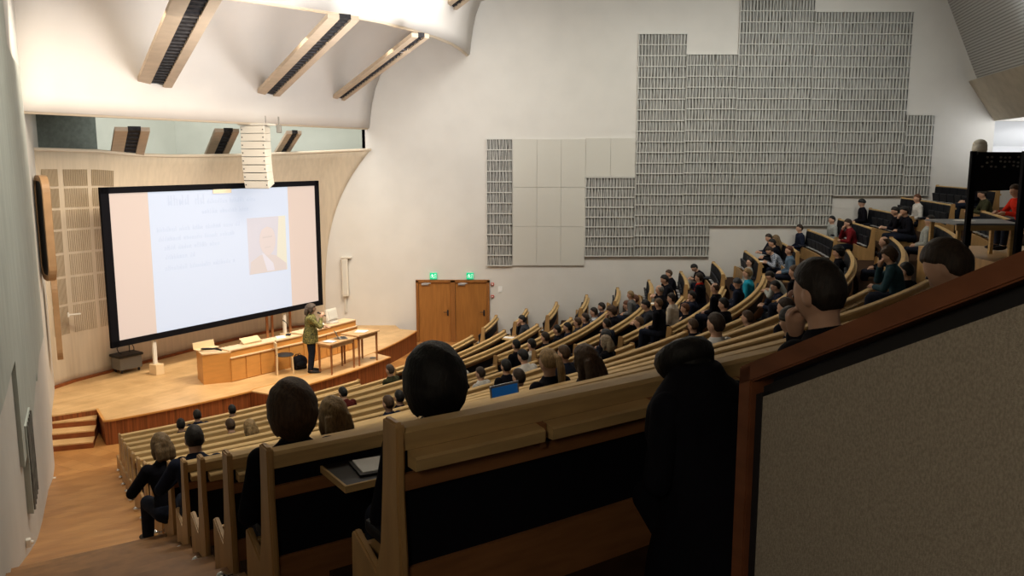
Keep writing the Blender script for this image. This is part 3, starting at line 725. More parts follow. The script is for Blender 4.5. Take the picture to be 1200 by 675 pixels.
a, b = DQ[0], DQ[1]; d = (b - a).normalized(); nb = outward(a, b)
bm = bmesh.new(); slab(bm, a - d * .55 + nb * .35, a + d * .02 + nb * .0, a + d * .02 + nb * 1.0, a - d * .3 + nb * 1.0, (0, 0, .76)); obj('side_wing', bm, M_desk, desk)
bm = bmesh.new(); slab(bm, a - d * .57 + nb * .33, a + d * .04, a + d * .04 + nb * 1.02, a - d * .32 + nb * 1.02, (0, 0, .03)); bmesh.ops.translate(bm, vec=(0, 0, .76), verts=bm.verts); obj('wing_top', bm, M_desktop, desk)
def put(p, z): return Vector((p.x, p.y, z))
# things on the desk
def laptop(loc, rz, label, open_ang=105, screen=None, shell=None, group=None, s=1.):
    root = empty('laptop', loc, rz, label, 'laptop', group); shell = shell or M_silver
    bm = bmesh.new(); bx(bm, (0, 0, .009), (.33 * s, .23 * s, .016), bev=.004); base = obj('keyboard_base', bm, shell, root, world=False)
    bm = bmesh.new(); bx(bm, (0, -.02, .019), (.28 * s, .12 * s, .003)); obj('keys', bm, M_blackplastic, base, world=False)
    M = Matrix.Translation((0, .115 * s, .015)) @ Matrix.Rotation(R(90 - open_ang + 0), 4, 'X')
    bm = bmesh.new(); bx(bm, (0, 0, .11 * s), (.33 * s, .010, .22 * s), bev=.003); bm.transform(M); lid = obj('lid', bm, shell, root, world=False)
    bm = bmesh.new(); bx(bm, (0, -.007, .112 * s), (.295 * s, .003, .175 * s)); bm.transform(M); obj('display', bm, screen or M_blue, lid, world=False)
    return root
def papers(loc, rz, label, n=1, sz=(.21, .30), group=None, m=None):
    bm = bmesh.new(); q = random.Random(int(abs(loc[0]) * 100))
    for k in range(n): bx(bm, (q.uniform(-.03, .03) * (n > 1), q.uniform(-.02, .02) * (n > 1), .003 + k * .004), (sz[0], sz[1], .003), q.uniform(-.2, .2) * (n > 1))
    return loose('paper_sheets', bm, m or M_paper, loc, label, 'papers', group, rz)
c = DQ[0] + nb * .45 - d * .22
bm = bmesh.new()
tube(bm, [c + Vector((.25 * math.cos(k * .7), .12 * math.sin(k * .7), .80 + .01 * k)) for k in range(9)], .022, 8)
tag(obj('coiled_cable', bm, M_cable), 'black coiled cable on the low left end of the stage desk', 'cable')
bm = bmesh.new(); slab(bm, Vector((-.3, .12, 0)), Vector((.3, .12, 0)), Vector((.3, .15, .17)), Vector((-.3, .15, .17)), (0, .02, 0)); slab(bm, Vector((-.3, -.1, 0)), Vector((.3, -.1, 0)), Vector((.3, .14, 0)), Vector((-.3, .14, 0)), (0, 0, .012))
loose('book_rest', bm, M_birch, put(DQ[0] + nb * .75 - d * .15, ZS + .80), 'pale wooden book rest on the left end of the stage desk', 'book rest', rz=math.atan2(d.y, d.x))
q1 = DQ[1] + (DQ[0] - DQ[1]).normalized() * .45 + nb * .25
bm = bmesh.new(); slab(bm, Vector((-.28, .0, 0)), Vector((.28, .0, 0)), Vector((.28, .2, .12)), Vector((-.28, .2, .12)), (0, .0, .02)); bx(bm, (0, .1, .02), (.5, .2, .04))
loose('sloping_reading_stand', bm, M_birch, put(q1, ZS + .825), 'pale sloping reading stand on the stage desk near the chair', 'reading stand', rz=math.atan2(d.y, d.x))
papers(put(DQ[1] + (DQ[2] - DQ[1]) * .45 + nb * .25, ZS + .825), .5, 'white papers on the stage desk left of the presenter', 3, group=None)
root = empty('desk_microphone', put(DQ[1] + (DQ[2] - DQ[1]) * .75 + nb * .3, ZS + .82), 0, 'black gooseneck microphone on the stage desk left of the presenter', 'microphone')
bm = bmesh.new(); bx(bm, (0, 0, .02), (.12, .14, .04), bev=.01); obj('base', bm, M_blackplastic, root, world=False)
bm = bmesh.new(); tube(bm, [(0, 0, .03), (0, .01, .2), (-.03, .02, .32), (-.09, .0, .4)], .008, 6); obj('gooseneck', bm, M_cable, root, world=False)
bm = bmesh.new(); tube(bm, [(-.08, .0, .385), (-.14, -.01, .43)], [.014, .018], 8); obj('capsule', bm, M_blackplastic, root, world=False)
d3 = (DQ[3] - DQ[2]).normalized(); n3 = outward(DQ[2], DQ[3]); L3 = (DQ[3] - DQ[2]).length
root = empty('monitor', put(DQ[2] + d3 * L3 * .66 + n3 * .25, ZS + .86), math.atan2(d3.y, d3.x), 'pale boxy monitor with tilted screen on the right end of the desk', 'monitor')
bm = bmesh.new(); bx(bm, (0, 0, .03), (.3, .22, .06), bev=.01); obj('foot', bm, M_white, root, world=False)
bm = bmesh.new(); bx(bm, (0, .03, .26), (.44, .05, .34), M=Matrix.Rotation(R(-14), 4, 'X'), bev=.012); obj('housing', bm, M_white, root, world=False)
bm = bmesh.new(); bx(bm, (0, -.005, .255), (.36, .02, .26), M=Matrix.Rotation(R(-14), 4, 'X')); obj('display', bm, M_panel, root, world=False)
root = empty('document_camera', put(DQ[2] + d3 * L3 * .45 + n3 * .28, ZS + .86), .4, 'small white document camera on the desk right of the presenter', 'document camera')
bm = bmesh.new(); bx(bm, (0, 0, .04), (.2, .22, .08), bev=.02); obj('base', bm, M_white, root, world=False)
bm = bmesh.new(); tube(bm, [(0, .05, .06), (0, .08, .2), (0, 0, .24)], .012); ball(bm, (0, -.02, .23), .03); obj('arm', bm, M_white, root, world=False)
bm = bmesh.new(); ball(bm, (0, -.11, .05), (.03, .01, .03)); obj('lens', bm, M_blackplastic, root, world=False)

def table(legs, rise, label, over=.10):
    """four leg feet on the stage floor -> rectangular table"""
    c = sum(legs, Vector()) / 4; root = empty('wooden_table', c, 0, label, 'table', 'wooden tables on the stage front')
    for p in legs:
        bm = bmesh.new(); tube(bm, [p + Vector((0, 0, 0)), p + Vector((0, 0, rise - .03))], [.024, .034], 10); obj('leg', bm, M_tableleg, root)
    q = [p + (p - c).normalized() * over for p in legs]
    bm = bmesh.new(); slab(bm, *[v + Vector((0, 0, rise - .035)) for v in q], (0, 0, .035)); obj('tabletop', bm, M_table, root)
    bm = bmesh.new()
    for k in range(4):
        a, b = legs[k], legs[(k + 1) % 4]; dd = b - a; bx(bm, (a + b) / 2 + Vector((0, 0, rise - .085)), (dd.length, .025, .09), math.atan2(dd.y, dd.x))
    obj('apron', bm, M_table, root)
    return c
ta = atz(375, 437, ZS); tb = atz(389, 439.5, ZS); tc_ = atz(415, 431, ZS); td = ta + (tc_ - tb)
t1c = table([ta, tb, tc_, td], .83, 'wooden table in front of the presenter, with laptop and papers')
ua = atz(402, 429, ZS) + Vector((.0, .25, 0)); uc = atz(422, 423.5, ZS); dd = (uc - ua); un = Vector((-dd.y, dd.x, 0)).normalized() * -.0
ub = ua + (tb - ta) * .55; ub = Vector((ua.x + .45, ua.y - .25, ZS))
uc2 = ub + (tc_ - tb) * .85; ud = ua + (tc_ - tb) * .85
t2c = table([ua, ub, uc2, ud], .86, 'wooden table farther right on the stage, beside the desk end')
td_ = (tc_ - tb).normalized(); trz = math.atan2(td_.y, td_.x)
laptop(put(t1c + td_ * .25, ZS + .832), trz + .9, 'open silver laptop on the table in front of the presenter', 115, M_silver, M_grey)
papers(put(t1c - td_ * .25, ZS + .832), trz, 'stack of white papers on the presenter table left of the laptop', 4)
papers(put(t2c + td_ * .05, ZS + .862), trz + .3, 'loose white sheets on the table beside the desk end', 3, (.3, .3))
bm = bmesh.new(); tube(bm, [(0, 0, 0), (0, 0, .1)], [.035, .04], 12); o = loose('red_mug', bm, M_red, put(DQ[2] + d3 * L3 * .33 - nb * .0 + n3 * .3, ZS + .86), 'small red mug on the stage desk behind the presenter table', 'mug')

# bentwood chair and bag
p = atz(334, 437, ZS); root = empty('wooden_chair', (p.x, p.y, ZS), -1.25, 'pale wooden chair with round black seat in front of the stage desk', 'chair')
root.scale = (1.12, 1.12, 1.08)
for x, y in ((-.19, -.17), (.19, -.17), (-.19, .17), (.19, .17)):
    bm = bmesh.new(); hh_ = .43 if y > 0 else .80
    tube(bm, [(x * 1.08, y * 1.08, 0), (x, y, .40), (x, y * 1.05, hh_)] if y < 0 else [(x * 1.08, y * 1.08, 0), (x, y, .43)], .02, 8); obj('leg', bm, M_birch, root, world=False)
bm = bmesh.new(); ball(bm, (0, .01, .455), (.225, .21, .035), 20); obj('seat', bm, M_blackplastic, root, world=False)
bm = bmesh.new(); n = 10; pts = [(-.21 + .42 * k / n, -.18 - .05 * math.sin(3.1416 * k / n), 0) for k in range(n + 1)]
for a, b in zip(pts, pts[1:]): slab(bm, Vector(a) + Vector((0, 0, .66)), Vector(b) + Vector((0, 0, .66)), Vector(b) + Vector((0, 0, .80)), Vector(a) + Vector((0, 0, .80)), (0, .018, 0))
obj('backrest', bm, M_birch, root, world=False)
p = atz(350, 434, ZS); root = empty('backpack', (p.x, p.y + .15, ZS), .6, 'dark blue-black backpack on the stage floor between chair and presenter', 'bag')
bm = bmesh.new(); ball(bm, (0, 0, .19), (.21, .15, .20), 14); bx(bm, (0, 0, .07), (.34, .22, .14), bev=.05); obj('bag_body', bm, M_black, root, world=False, smooth=True)
bm = bmesh.new(); ball(bm, (0, -.12, .15), (.14, .06, .10), 12); obj('front_pocket', bm, M_navy, root, world=False, smooth=True)
bm = bmesh.new(); tube(bm, [(-.08, .12, .1), (-.1, .22, .25), (-.05, .14, .38), (.0, .05, .40)], .015, 6); tube(bm, [(-.04, 0, .38), (0, 0, .44), (.04, 0, .38)], .01, 6); obj('strap', bm, M_cable, root, world=False)
p = atz(450, 421, ZS)
bm = bmesh.new(); tube(bm, [(0, 0, 0), (0, 0, .012)], .09, 20); tube(bm, [(0, 0, .012), (0, 0, .018)], .05, 16)
loose('floor_socket', bm, M_grey, (-3.95, 23.1, ZS + .003), 'round dark floor socket near the right corner of the stage', 'floor socket')

# ---------------------------------------------------------------- who sits where (head position, row, head height in the photo)
# x, y, row, head px, hair, hair colour, top colour, pose, label
PEOPLE = [
 (212, 498, 2, 15, 's', 'black', 'black', 'up', 'black-haired person near left aisle close to the stage, in the second occupied row'),
 (231, 487, 1, 14, 's', 'dark', 'navy', 'up', 'dark-brown short-haired person in the front-left rows, leftmost nearest the stage'),
 (272, 481, 1, 14, 's', 'black', 'black', 'up', 'black-haired person in front-left rows just below the stage edge corner'),
 (270, 499, 4, 14, 's', 'brown', 'black', 'desk', 'brown-haired person beside a blond head, left block, with dark coat on desk'),
 (293, 501, 5, 15, 'b', 'blond', 'grey', 'up', 'blond person in the left block beside the brown-haired one'),
 (189, 523, 10, 27, 'b', 'darkblond', 'black', 'desk', 'person in black coat at left aisle end, dark-blond hair, leg reaching into the aisle'),
 (228, 515, 10, 32, 's', 'dark', 'navy', 'desk', 'short dark-haired person at left aisle end, right of the dark-blond hair'),
 (343, 484, 13, 62, 'f', 'brown', 'black', 'up', 'person with full brown hair and black jacket, behind second-nearest bench'),
 (391, 489, 12, 42, 'b', 'blond', 'navy', 'up', 'person with smooth blond bob right of the full brown-haired head'),
 (402, 461, 4, 14, 's', 'black', 'maroon', 'desk', 'dark-haired person in maroon jumper using a small laptop'),
 (457, 434, 2, 15, 's', 'greybrown', 'olive', 'up', 'person in dark olive jacket alone near the stage right corner'),
 (455, 473, 7, 17, 's', 'brown', 'navy', 'up', 'brown-haired person left of a darker head, directly left of the big black-haired head'),
 (468, 466, 6, 17, 's', 'black', 'black', 'up', 'black-haired person just right of the brown head, left of the big black-haired head'),
 (510, 453, 14, 72, 'f', 'black', 'black', 'up', 'person with large round black hair in the nearest bench row'),
 (539, 428, 4, 14, 's', 'black', 'white', 'up', 'dark-haired person in white shirt just right of the big black-haired head'),
 (537, 442, 6, 15, 's', 'darkbrown', 'black', 'up', 'dark-brown-haired person half hidden by the big black-haired head'),
 (563, 438, 6, 15, 's', 'darkbrown', 'white', 'up', 'short-haired person with white collar left of the blue laptop, farther down'),
 (593, 430, 7, 19, 's', 'black', 'black', 'up', 'person with glasses and black top left of the white T-shirt'),
 (613, 418, 7, 20, 's', 'black', 'white', 'desk', 'black-haired person in white T-shirt leaning on the desk near mid picture'),
 (608, 443, 9, 18, 's', 'darkbrown', 'navy', 'up', 'short dark head directly above the blue laptop'),
 (643, 425, 11, 34, 'p', 'blond', 'black', 'up', 'blond person with ponytail and black top right of the blue laptop'),
 (661, 415, 9, 22, 's', 'brown', 'navy', 'up', 'brown-haired person between ponytail and long brown hair'),
 (686, 424, 12, 40, 'l', 'brown', 'black', 'up', 'person with long straight brown hair right of the ponytail'),
 (605, 405, 5, 15, 's', 'black', 'black', 'up', 'black-clad person by the aisle post left of the white shirt'),
 (623, 404, 6, 16, 's', 'black', 'white', 'up', 'dark-haired person in white shirt seated at an aisle end'),
 (639, 396, 5, 15, 's', 'darkbrown', 'black', 'up', 'dark-haired person right of the white shirt at the aisle end'),
 (612, 375, 2, 12, 's', 'black', 'charcoal', 'chin', 'dark-haired bearded person alone by the wall block near the doors'),
 (653, 387, 4, 13, 's', 'black', 'black', 'up', 'leftmost of the middle-block line of heads, black hair'),
 (665, 384, 4, 13, 's', 'black', 'navy', 'up', 'second head from the left in the middle-block line, black hair'),
 (677, 378, 4, 13, 's', 'brown', 'charcoal', 'up', 'brown-haired person with glasses, third in the middle-block line'),
 (686, 373, 4, 13, 's', 'darkbrown', 'navy', 'up', 'dark-brown-haired person, fourth in the middle-block line'),
 (696, 366, 4, 13, 's', 'dark', 'striped', 'up', 'dark-haired person in pale striped shirt in the middle-block line'),
 (705, 360, 4, 12, 's', 'dark', 'navy', 'up', 'dark-haired person just right of the pale striped shirt'),
 (717, 365, 5, 14, 'm', 'brown', 'black', 'chin', 'brown-haired person holding a hand to the face, middle block'),
 (711, 380, 6, 14, 's', 'dark', 'navy', 'up', 'dark-haired person below the one with hand to the face'),
 (735, 358, 5, 13, 's', 'auburn', 'blue', 'desk', 'reddish-haired person in blue jumper in the middle block'),
 (744, 351, 5, 13, 's', 'auburn', 'navy', 'up', 'auburn-haired person just right of the blue jumper'),
 (739, 346, 4, 11, 's', 'blond', 'grey', 'up', 'light-blond head behind the auburn-haired one'),
 (757, 358, 6, 16, 's', 'black', 'charcoal', 'desk', 'person with glasses and dark grey shirt leaning forward, middle block'),
 (749, 378, 7, 15, 's', 'lightbrown', 'black', 'up', 'light-brown-haired person low in front of the dark grey shirt'),
 (773, 340, 6, 13, 'k', 'grey', 'black', 'up', 'balding person near the right end of the middle block'),
 (772, 350, 6, 13, 's', 'lightbrown', 'black', 'up', 'light-brown-haired person below the balding one'),
 (787, 350, 6, 14, 's', 'dark', 'cream', 'up', 'dark-haired person in cream shirt right of the light-brown hair'),
 (784, 321, 6, 12, 's', 'brown', 'black', 'chin', 'black-clad person by the wall resting chin on hand, upper of a pair'),
 (779, 328, 6, 13, 's', 'black', 'black', 'desk', 'black-clad person leaning forward, just left of and below the other by the wall'),
 (814, 314, 7, 12, 's', 'black', 'black', 'write', 'black-haired person in black bending forward beside a red scarf'),
 (820, 307, 7, 13, 's', 'darkbrown', 'black', 'up', 'person with glasses, dark jacket and red scarf, near the wall'),
 (838, 338, 7, 13, 'k', 'brown', 'black', 'up', 'short-cropped person right of the aisle rail, below the red scarf'),
 (811, 347, 6, 13, 's', 'black', 'navy', 'up', 'dark head left of the aisle rail, below the bending person'),
 (824, 356, 7, 12, 's', 'lightbrown', 'grey', 'up', 'light-haired head left of the curved rail'),
 (803, 362, 7, 14, 's', 'auburn', 'black', 'up', 'reddish-brown head right of the cream shirt'),
 (812, 382, 9, 17, 's', 'brown', 'black', 'up', 'brown-haired person with glasses just above the black hooded figure'),
 (839, 381, 11, 30, 's', 'darkbrown', 'whitecoat', 'up', 'dark-haired person with black collar and white shirt back, right of the hooded figure'),
 (876, 373, 10, 18, 's', 'brown', 'navy', 'up', 'brown head behind a pale bench, right of the white shirt back'),
 (710, 393, 7, 12, 'h', 'greycap', 'black', 'up', 'head with dark grey cap above the blond-grey head'),
 (710, 402, 8, 14, 'b', 'greyblond', 'black', 'up', 'grey-blond person in black jacket below the dark cap'),
 (901, 279, 8, 12, 's', 'dark', 'navy', 'desk', 'dark-haired person leaning over the desk by the wall, farthest of the group with papers'),
 (905, 285, 9, 12, 's', 'black', 'black', 'desk', 'black-haired person in the middle of the group with papers'),
 (902, 294, 9, 13, 's', 'darkbrown', 'plaid', 'write', 'person in blue-grey plaid shirt writing on white paper'),
 (909, 281, 10, 12, 'l', 'darkblond', 'black', 'up', 'person with long dark-blond hair behind the plaid shirt'),
 (925, 294, 10, 13, 's', 'auburn', 'bluegrey', 'up', 'auburn-haired person in blue-grey jacket right of the plaid shirt'),
 (937, 268, 9, 12, 's', 'darkbrown', 'navy', 'up', 'dark-clad person at wall end of an otherwise empty black bench'),
 (879, 308, 8, 13, 's', 'dark', 'lightgrey', 'back', 'person with glasses in light grey T-shirt leaning back'),
 (876, 321, 8, 14, 's', 'blond', 'cyan', 'up', 'blond person in bright cyan top behind the curved rail'),
 (864, 332, 8, 13, 'h', 'greycap', 'navy', 'up', 'person with dark grey cap left of the cyan top'),
 (867, 348, 9, 14, 's', 'darkbrown', 'black', 'up', 'dark-brown head low between the curved rails, below the dark grey cap'),
 (848, 357, 9, 14, 's', 'black', 'black', 'up', 'black head at left end of the second curved rail'),
 (909, 336, 10, 15, 's', 'black', 'navy', 'desk', 'person with glasses in navy, right of the cyan top, reading'),
 (903, 324, 9, 14, 's', 'dark', 'lightgrey', 'write', 'person bent forward showing a light grey shirt back'),
 (931, 316, 10, 14, 's', 'lightbrown', 'black', 'up', 'light-brown head right of the bent light grey back'),
 (931, 352, 11, 20, 'm', 'auburn', 'black', 'up', 'auburn-haired person partly hidden by the nearest man\'s cropped head'),
 (921, 362, 12, 24, 's', 'darkbrown', 'black', 'up', 'dark-brown-haired person left of the nearest man\'s chin'),
 (927, 377, 13, 27, 'h', 'darkcap', 'black', 'up', 'round head in dark cap below the dark-brown hair, beside the nearest man'),
 (975, 258, 11, 12, 's', 'black', 'lightgrey', 'up', 'person in light grey hooded top at left end of a black bench'),
 (994, 262, 11, 13, 's', 'darkbrown', 'darkred', 'chin', 'person in dark red jumper resting face on hand'),
 (1010, 238, 12, 12, 'h', 'darkcap', 'black', 'up', 'person with black cap and jacket sitting against the white wall'),
 (982, 296, 12, 15, 'c', 'black', 'black', 'up', 'curly black-haired person in black by a curved pale rail end'),
 (1075, 233, 13, 12, 's', 'auburn', 'white', 'up', 'person in white shirt high up near the slatted panels'),
 (1049, 248, 12, 12, 's', 'dark', 'black', 'desk', 'dark-haired person left of the one with hand at mouth, upper right'),
 (1060, 248, 12, 13, 's', 'black', 'black', 'chin', 'person in black jumper with hand at mouth, upper right'),
 (1090, 259, 13, 14, 's', 'dark', 'lightgrey', 'back', 'person in pale grey long-sleeved top leaning back, upper right'),
 (1151, 228, 14, 13, 's', 'dark', 'olive', 'desk', 'dark-haired person in olive jumper behind the black post'),
 (1140, 211, 14, 12, 's', 'darkbrown', 'black', 'up', 'dark-haired person partly hidden behind the black post, highest row at upper right'),
 (1036, 284, 11, 15, 'k', 'brown', 'black', 'up', 'balding person behind the curly-fringed one with hand to mouth'),
 (1042, 300, 13, 20, 'm', 'brown', 'teal', 'chin', 'brown-haired person in dark teal jumper with hand to mouth, right side'),
 (1062, 318, 13, 22, 's', 'black', 'black', 'up', 'black-haired person right of the teal jumper'),
 (960, 345, 15, 90, 's', 'dark', 'black', 'chin', 'man with cropped brown hair and black shirt just behind the barrier'),
 (1112, 314, 15, 82, 's', 'darkbrown', 'black', 'down', 'man with tousled brown hair bending down behind the barrier'),
]
POSES = {  # lean, head pitch, head yaw, hands, hip shift
 'up': (7, 6, 0, 'lap', 0), 'desk': (20, 14, 0, 'desk', .02), 'chin': (17, 12, 0, 'chin', .02), 'back': (-10, -4, 0, 'lap', .10),
 'write': (36, 34, 0, 'desk', .03), 'down': (30, 30, 0, 'desk', .03)}
SPINE, HIPZ, HEADUP = .475, .46, .150
def pose_head(name):
    lean, hp, yaw, hands, shift = POSES[name]
    l, m = R(lean), R(lean * .5 + hp * .6)
    return (shift + math.sin(l) * SPINE + math.sin(m) * HEADUP, HIPZ + math.cos(l) * SPINE + math.cos(m) * HEADUP)
def block_of(i, a):
    if i == 15: return True
    return LEFT[i] - .4 < a < -35 or -31.1 < a < -16.8 or -13.1 + min(1.7, i * .21) < a < -3
def place(px, py, hint, hp, pose):
    """seat a person in the row that suits head height and distance, head where the photo has it"""
    hy, hz = pose_head(pose); d = ray(px, py); best = None
    for i in ([15] if hint == 15 else range(max(0, hint - 3), min(15, hint + 4))):
        Rr = RW[i] - .24 - hy * .95
        a = d.x ** 2 + d.y ** 2; b = -2 * (d.x * CX + d.y * CY); c = CX * CX + CY * CY - Rr * Rr; D = b * b - 4 * a * c
        if D < 0: continue
        for sg in (-1, 1):
            t = (-b + sg * math.sqrt(D)) / 2 / a
            if t <= .5: continue
            p = d * t + Vector((0, 0, EYE)); h = p.z - FL[i]
            if p.y > 27.55: continue
            dep = .25 * F_PX / hp
            ang = math.degrees(math.atan2(p.y - CY, p.x - CX))
            e = (abs(h - hz * .92) / .14) ** 2 + (math.log(t / dep) / .3) ** 2 + ((i - hint) / 1.6) ** 2 + (0 if block_of(i, ang) else 3)
            for q in PLACED:
                if q[3] == i:
                    g = abs(q[2] - ang) / math.degrees(.38 / RW[i])
                    if g < 1: e += 14 * (1 - g) + 1
            if best is None or e < best[0]: best = (e, p, h, i, ang)
    return best
OCC = []; PLACED = []
for k, P in enumerate(PEOPLE):
    e, p, h, i, ang = place(P[0], P[1], P[2], P[3], P[7])
    # keep neighbours in a row apart
    for q in PLACED:
        if q[3] == i and abs(q[2] - ang) < math.degrees(.40 / RW[i]): print('CLOSE', k, q[4], i, round(ang - q[2], 2))
    PLACED.append((p, h, ang, i, k)); OCC.append((i, ang))
    if e > 5: print('POOR %d (%d,%d) hint %d row %d h %.2f depth %.1f want %.1f ang %.1f' % (k, P[0], P[1], P[2], i, h, p.y, .25 * F_PX / P[3], ang))
# ---------------------------------------------------------------- bench rows
NAMES = ['first', 'second', 'third', 'fourth', 'fifth', 'sixth', 'seventh', 'eighth', 'ninth', 'tenth', 'eleventh', 'twelfth', 'thirteenth', 'fourteenth', 'fifteenth']
BLK = {'left': 'block beside the left aisle', 'middle': 'middle block', 'right': 'block against the panelled wall'}
END = [(.052, T + .011), (.060, T - .04), (.056, T - .24), (.070, T - .45), (.070, 0), (-.37, 0), (-.355, .38), (-.33, .41), (-.14, .33), (-.095, .46), (-.065, .71), (-.05, T + .011), (-.035, T + .025), (.04, T + .025)]
seat_me = None
def bench(i, block, a0, a1, z=None, label=None):
    global seat_me
    r = RW[i]; z = FL[i] if z is None else z; am = (a0 + a1) / 2
    label = label or 'pale wooden bench row, %s from the stage, %s' % (NAMES[i], BLK[block])
    root = empty('bench_row', pol(r, am, z), 0, label, 'bench row', 'curved bench rows of the auditorium')
    L = R(a1 - a0) * r; n = max(6, int(L / .35)); da = math.degrees(.032 / r)
    b0_, b1_ = a0 + da * .9, a1 - da * .9
    bm = bmesh.new(); sweep(bm, [(-.040, T - .09), (-.038, T - .012), (-.026, T), (.036, T), (.050, T - .014), (.046, T - .075), (-.02, T - .09)], r, z, b0_ if i > 0 else b0_, b1_, n); obj('top_rail', bm, M_rail, root)
    ns = max(2, round(L / .56)); near = (block == 'left' and i >= 10) or i >= 13
    if near:
        for k in range(ns):
            q0 = b0_ + (b1_ - b0_) * (k + .03) / ns; q1 = b0_ + (b1_ - b0_) * (k + .97) / ns
            if block == 'left' and i == 13 and k == 0: continue
            bm = bmesh.new(); sweep(bm, [(.045, T - .076), (.100, T - .084), (.108, T - .092), (.105, T - .132), (.045, T - .132)], r, z, q0, q1, 4); obj('writing_tablet', bm, M_rail, root)
            bm = bmesh.new(); sweep(bm, rect(.03, .075, T - .165, T - .075), r, z, q1, q1 + (b1_ - b0_) * .05 / ns, 1); obj('tablet_bracket', bm, M_lower, root)
    else:
        bm = bmesh.new(); sweep(bm, [(.045, T - .076), (.096, T - .082), (.104, T - .092), (.101, T - .130), (.045, T - .130)], r, z, b0_, b1_, n); obj('writing_ledge', bm, M_rail, root)
    bm = bmesh.new(); sweep(bm, rect(.015, .048, T - .215, T - .158), r, z, b0_, b1_, n); obj('lower_rail', bm, M_lower, root)
    bm = bmesh.new(); sweep(bm, rect(-.02, .028, .3, T - .07), r, z, b0_, b1_, n); obj('back_panel', bm, M_black, root)
    bm = bmesh.new(); sweep(bm, rect(.0, .045, .0, .245 + SINK), r, z, b0_, b1_, n); obj('base_board', bm, M_lower, root)
    bm = bmesh.new()
    for k in range(ns):
        q0 = b0_ + (b1_ - b0_) * (k + .02) / ns; q1 = b0_ + (b1_ - b0_) * (k + .98) / ns
        sweep(bm, [(-.10, .43), (-.03, .43), (-.03, T - .04), (-.055, T - .03), (-.07, T - .06)], r, z, q0, q1, 2)
    obj('backrest', bm, M_navy, root)
    bm = bmesh.new(); sweep(bm, rect(-.30, -.27, 0, .37), r, z, b0_, b1_, n); obj('seat_base', bm, M_post, root)
    if seat_me is None:
        seat_me = []
        for fold in (0, 1):
            bm = bmesh.new()
            if fold:
                bx(bm, (0, 0, .13), (.06, .50, .27), M=Matrix.Rotation(R(-8), 4, 'Y'), bev=.018)
                bx(bm, (-.045, 0, -.005), (.09, .40, .018), mi=1)  # painted highlight along the folded pad's edge
            else:
                bx(bm, (-.10, 0, 0), (.27, .50, .055), bev=.018)
            me = bpy.data.meshes.new('folding_seat'); bm.to_mesh(me); bm.free(); me.materials.append(M_seat); me.materials.append(M_seat_highlight); seat_me.append(me)
    base = root.location; half = (b1_ - b0_) / ns * .62
    for k in range(ns):
        a = b0_ + (b1_ - b0_) * (k + .5) / ns
        used = any(abs(a - pa) < half for pi, pa in OCC if pi == i)
        s = bpy.data.objects.new('folding_seat', seat_me[0 if used else 1]); COL.objects.link(s); s.parent = root
        s.location = pol(r - .125, a, z + .405) - base; s.rotation_euler = (0, 0, R(a))
    for e, aa in ((0, a0), (1, a1)):
        if block == 'left' and e == 1 and i >= 13: pass
        bm = bmesh.new(); sweep(bm, END, r, z, aa if e == 0 else aa - da, aa + da if e == 0 else aa, 1)
        bmesh.ops.recalc_face_normals(bm, faces=bm.faces)
        bmesh.ops.bevel(bm, geom=[x for x in bm.edges if x.calc_length() > .001 and len(x.link_faces) == 2 and x.calc_face_angle(0) > 1.2 and x.calc_length() > .06], offset=.008, segments=2, affect='EDGES')
        ep = obj('end_panel', bm, M_post, root)
        if e == 0 and block == 'left':
            bm = bmesh.new(); ball(bm, pol(r + .05, aa - math.degrees(.06 / r), z + SINK + .055), .036, 12); tube(bm, [pol(r + .05, aa + .02, z + SINK + .055), pol(r + .05, aa - math.degrees(.06 / r), z + SINK + .055)], .012, 8)
            obj('chrome_foot', bm, M_chrome, ep)
    return root
for i in range(15): bench(i, 'left', LEFT[i], -35.0 if i < 13 else -36.5)
for i in range(15): bench(i, 'middle', -31.0 if i < 12 else -24.2, -16.9)
for i in range(15): bench(i, 'right', -13.4 + min(1.7, i * .21), right_angle(RW[i], YW - .22))
bench(15, 'left', -50.6, -40, 4.40 - SINK, 'bench row behind the wood-capped barrier, seating the two nearest men')
# folded-out writing tablet with tablet computer, nearest corner
tcr = atz(366, 535, FL[13] + T - .10); ra = math.degrees(math.atan2(tcr.y - CY, tcr.x - CX))
bm = bmesh.new(); sweep(bm, rect(.05, .33, T - .13, T - .105), RW[13], FL[13], ra, ra + 1.0, 3)
fb = tag(obj('folded_out_tablet', bm, M_blackplastic), 'dark writing tablet with pale edge, folded out behind the second-nearest bench', 'writing tablet')
bm = bmesh.new(); sweep(bm, rect(.33, .342, T - .135, T - .104), RW[13], FL[13], ra, ra + 1.0, 3); sweep(bm, rect(.05, .342, T - .135, T - .104), RW[13], FL[13], ra - .02, ra, 1)
obj('edge_strip', bm, M_rail, fb)
root = empty('tablet_computer', pol(RW[13] + .20, ra + .42, FL[13] + T - .104), R(ra) + 1.45, 'white tablet computer in a black cover on the folded-out writing tablet', 'tablet computer')
bm = bmesh.new(); bx(bm, (0, 0, .006), (.27, .20, .01), bev=.004); obj('cover', bm, M_blackplastic, root, world=False)
bm = bmesh.new(); bx(bm, (0, 0, .013), (.235, .165, .006), bev=.002); obj('screen', bm, M_paper, root, world=False)

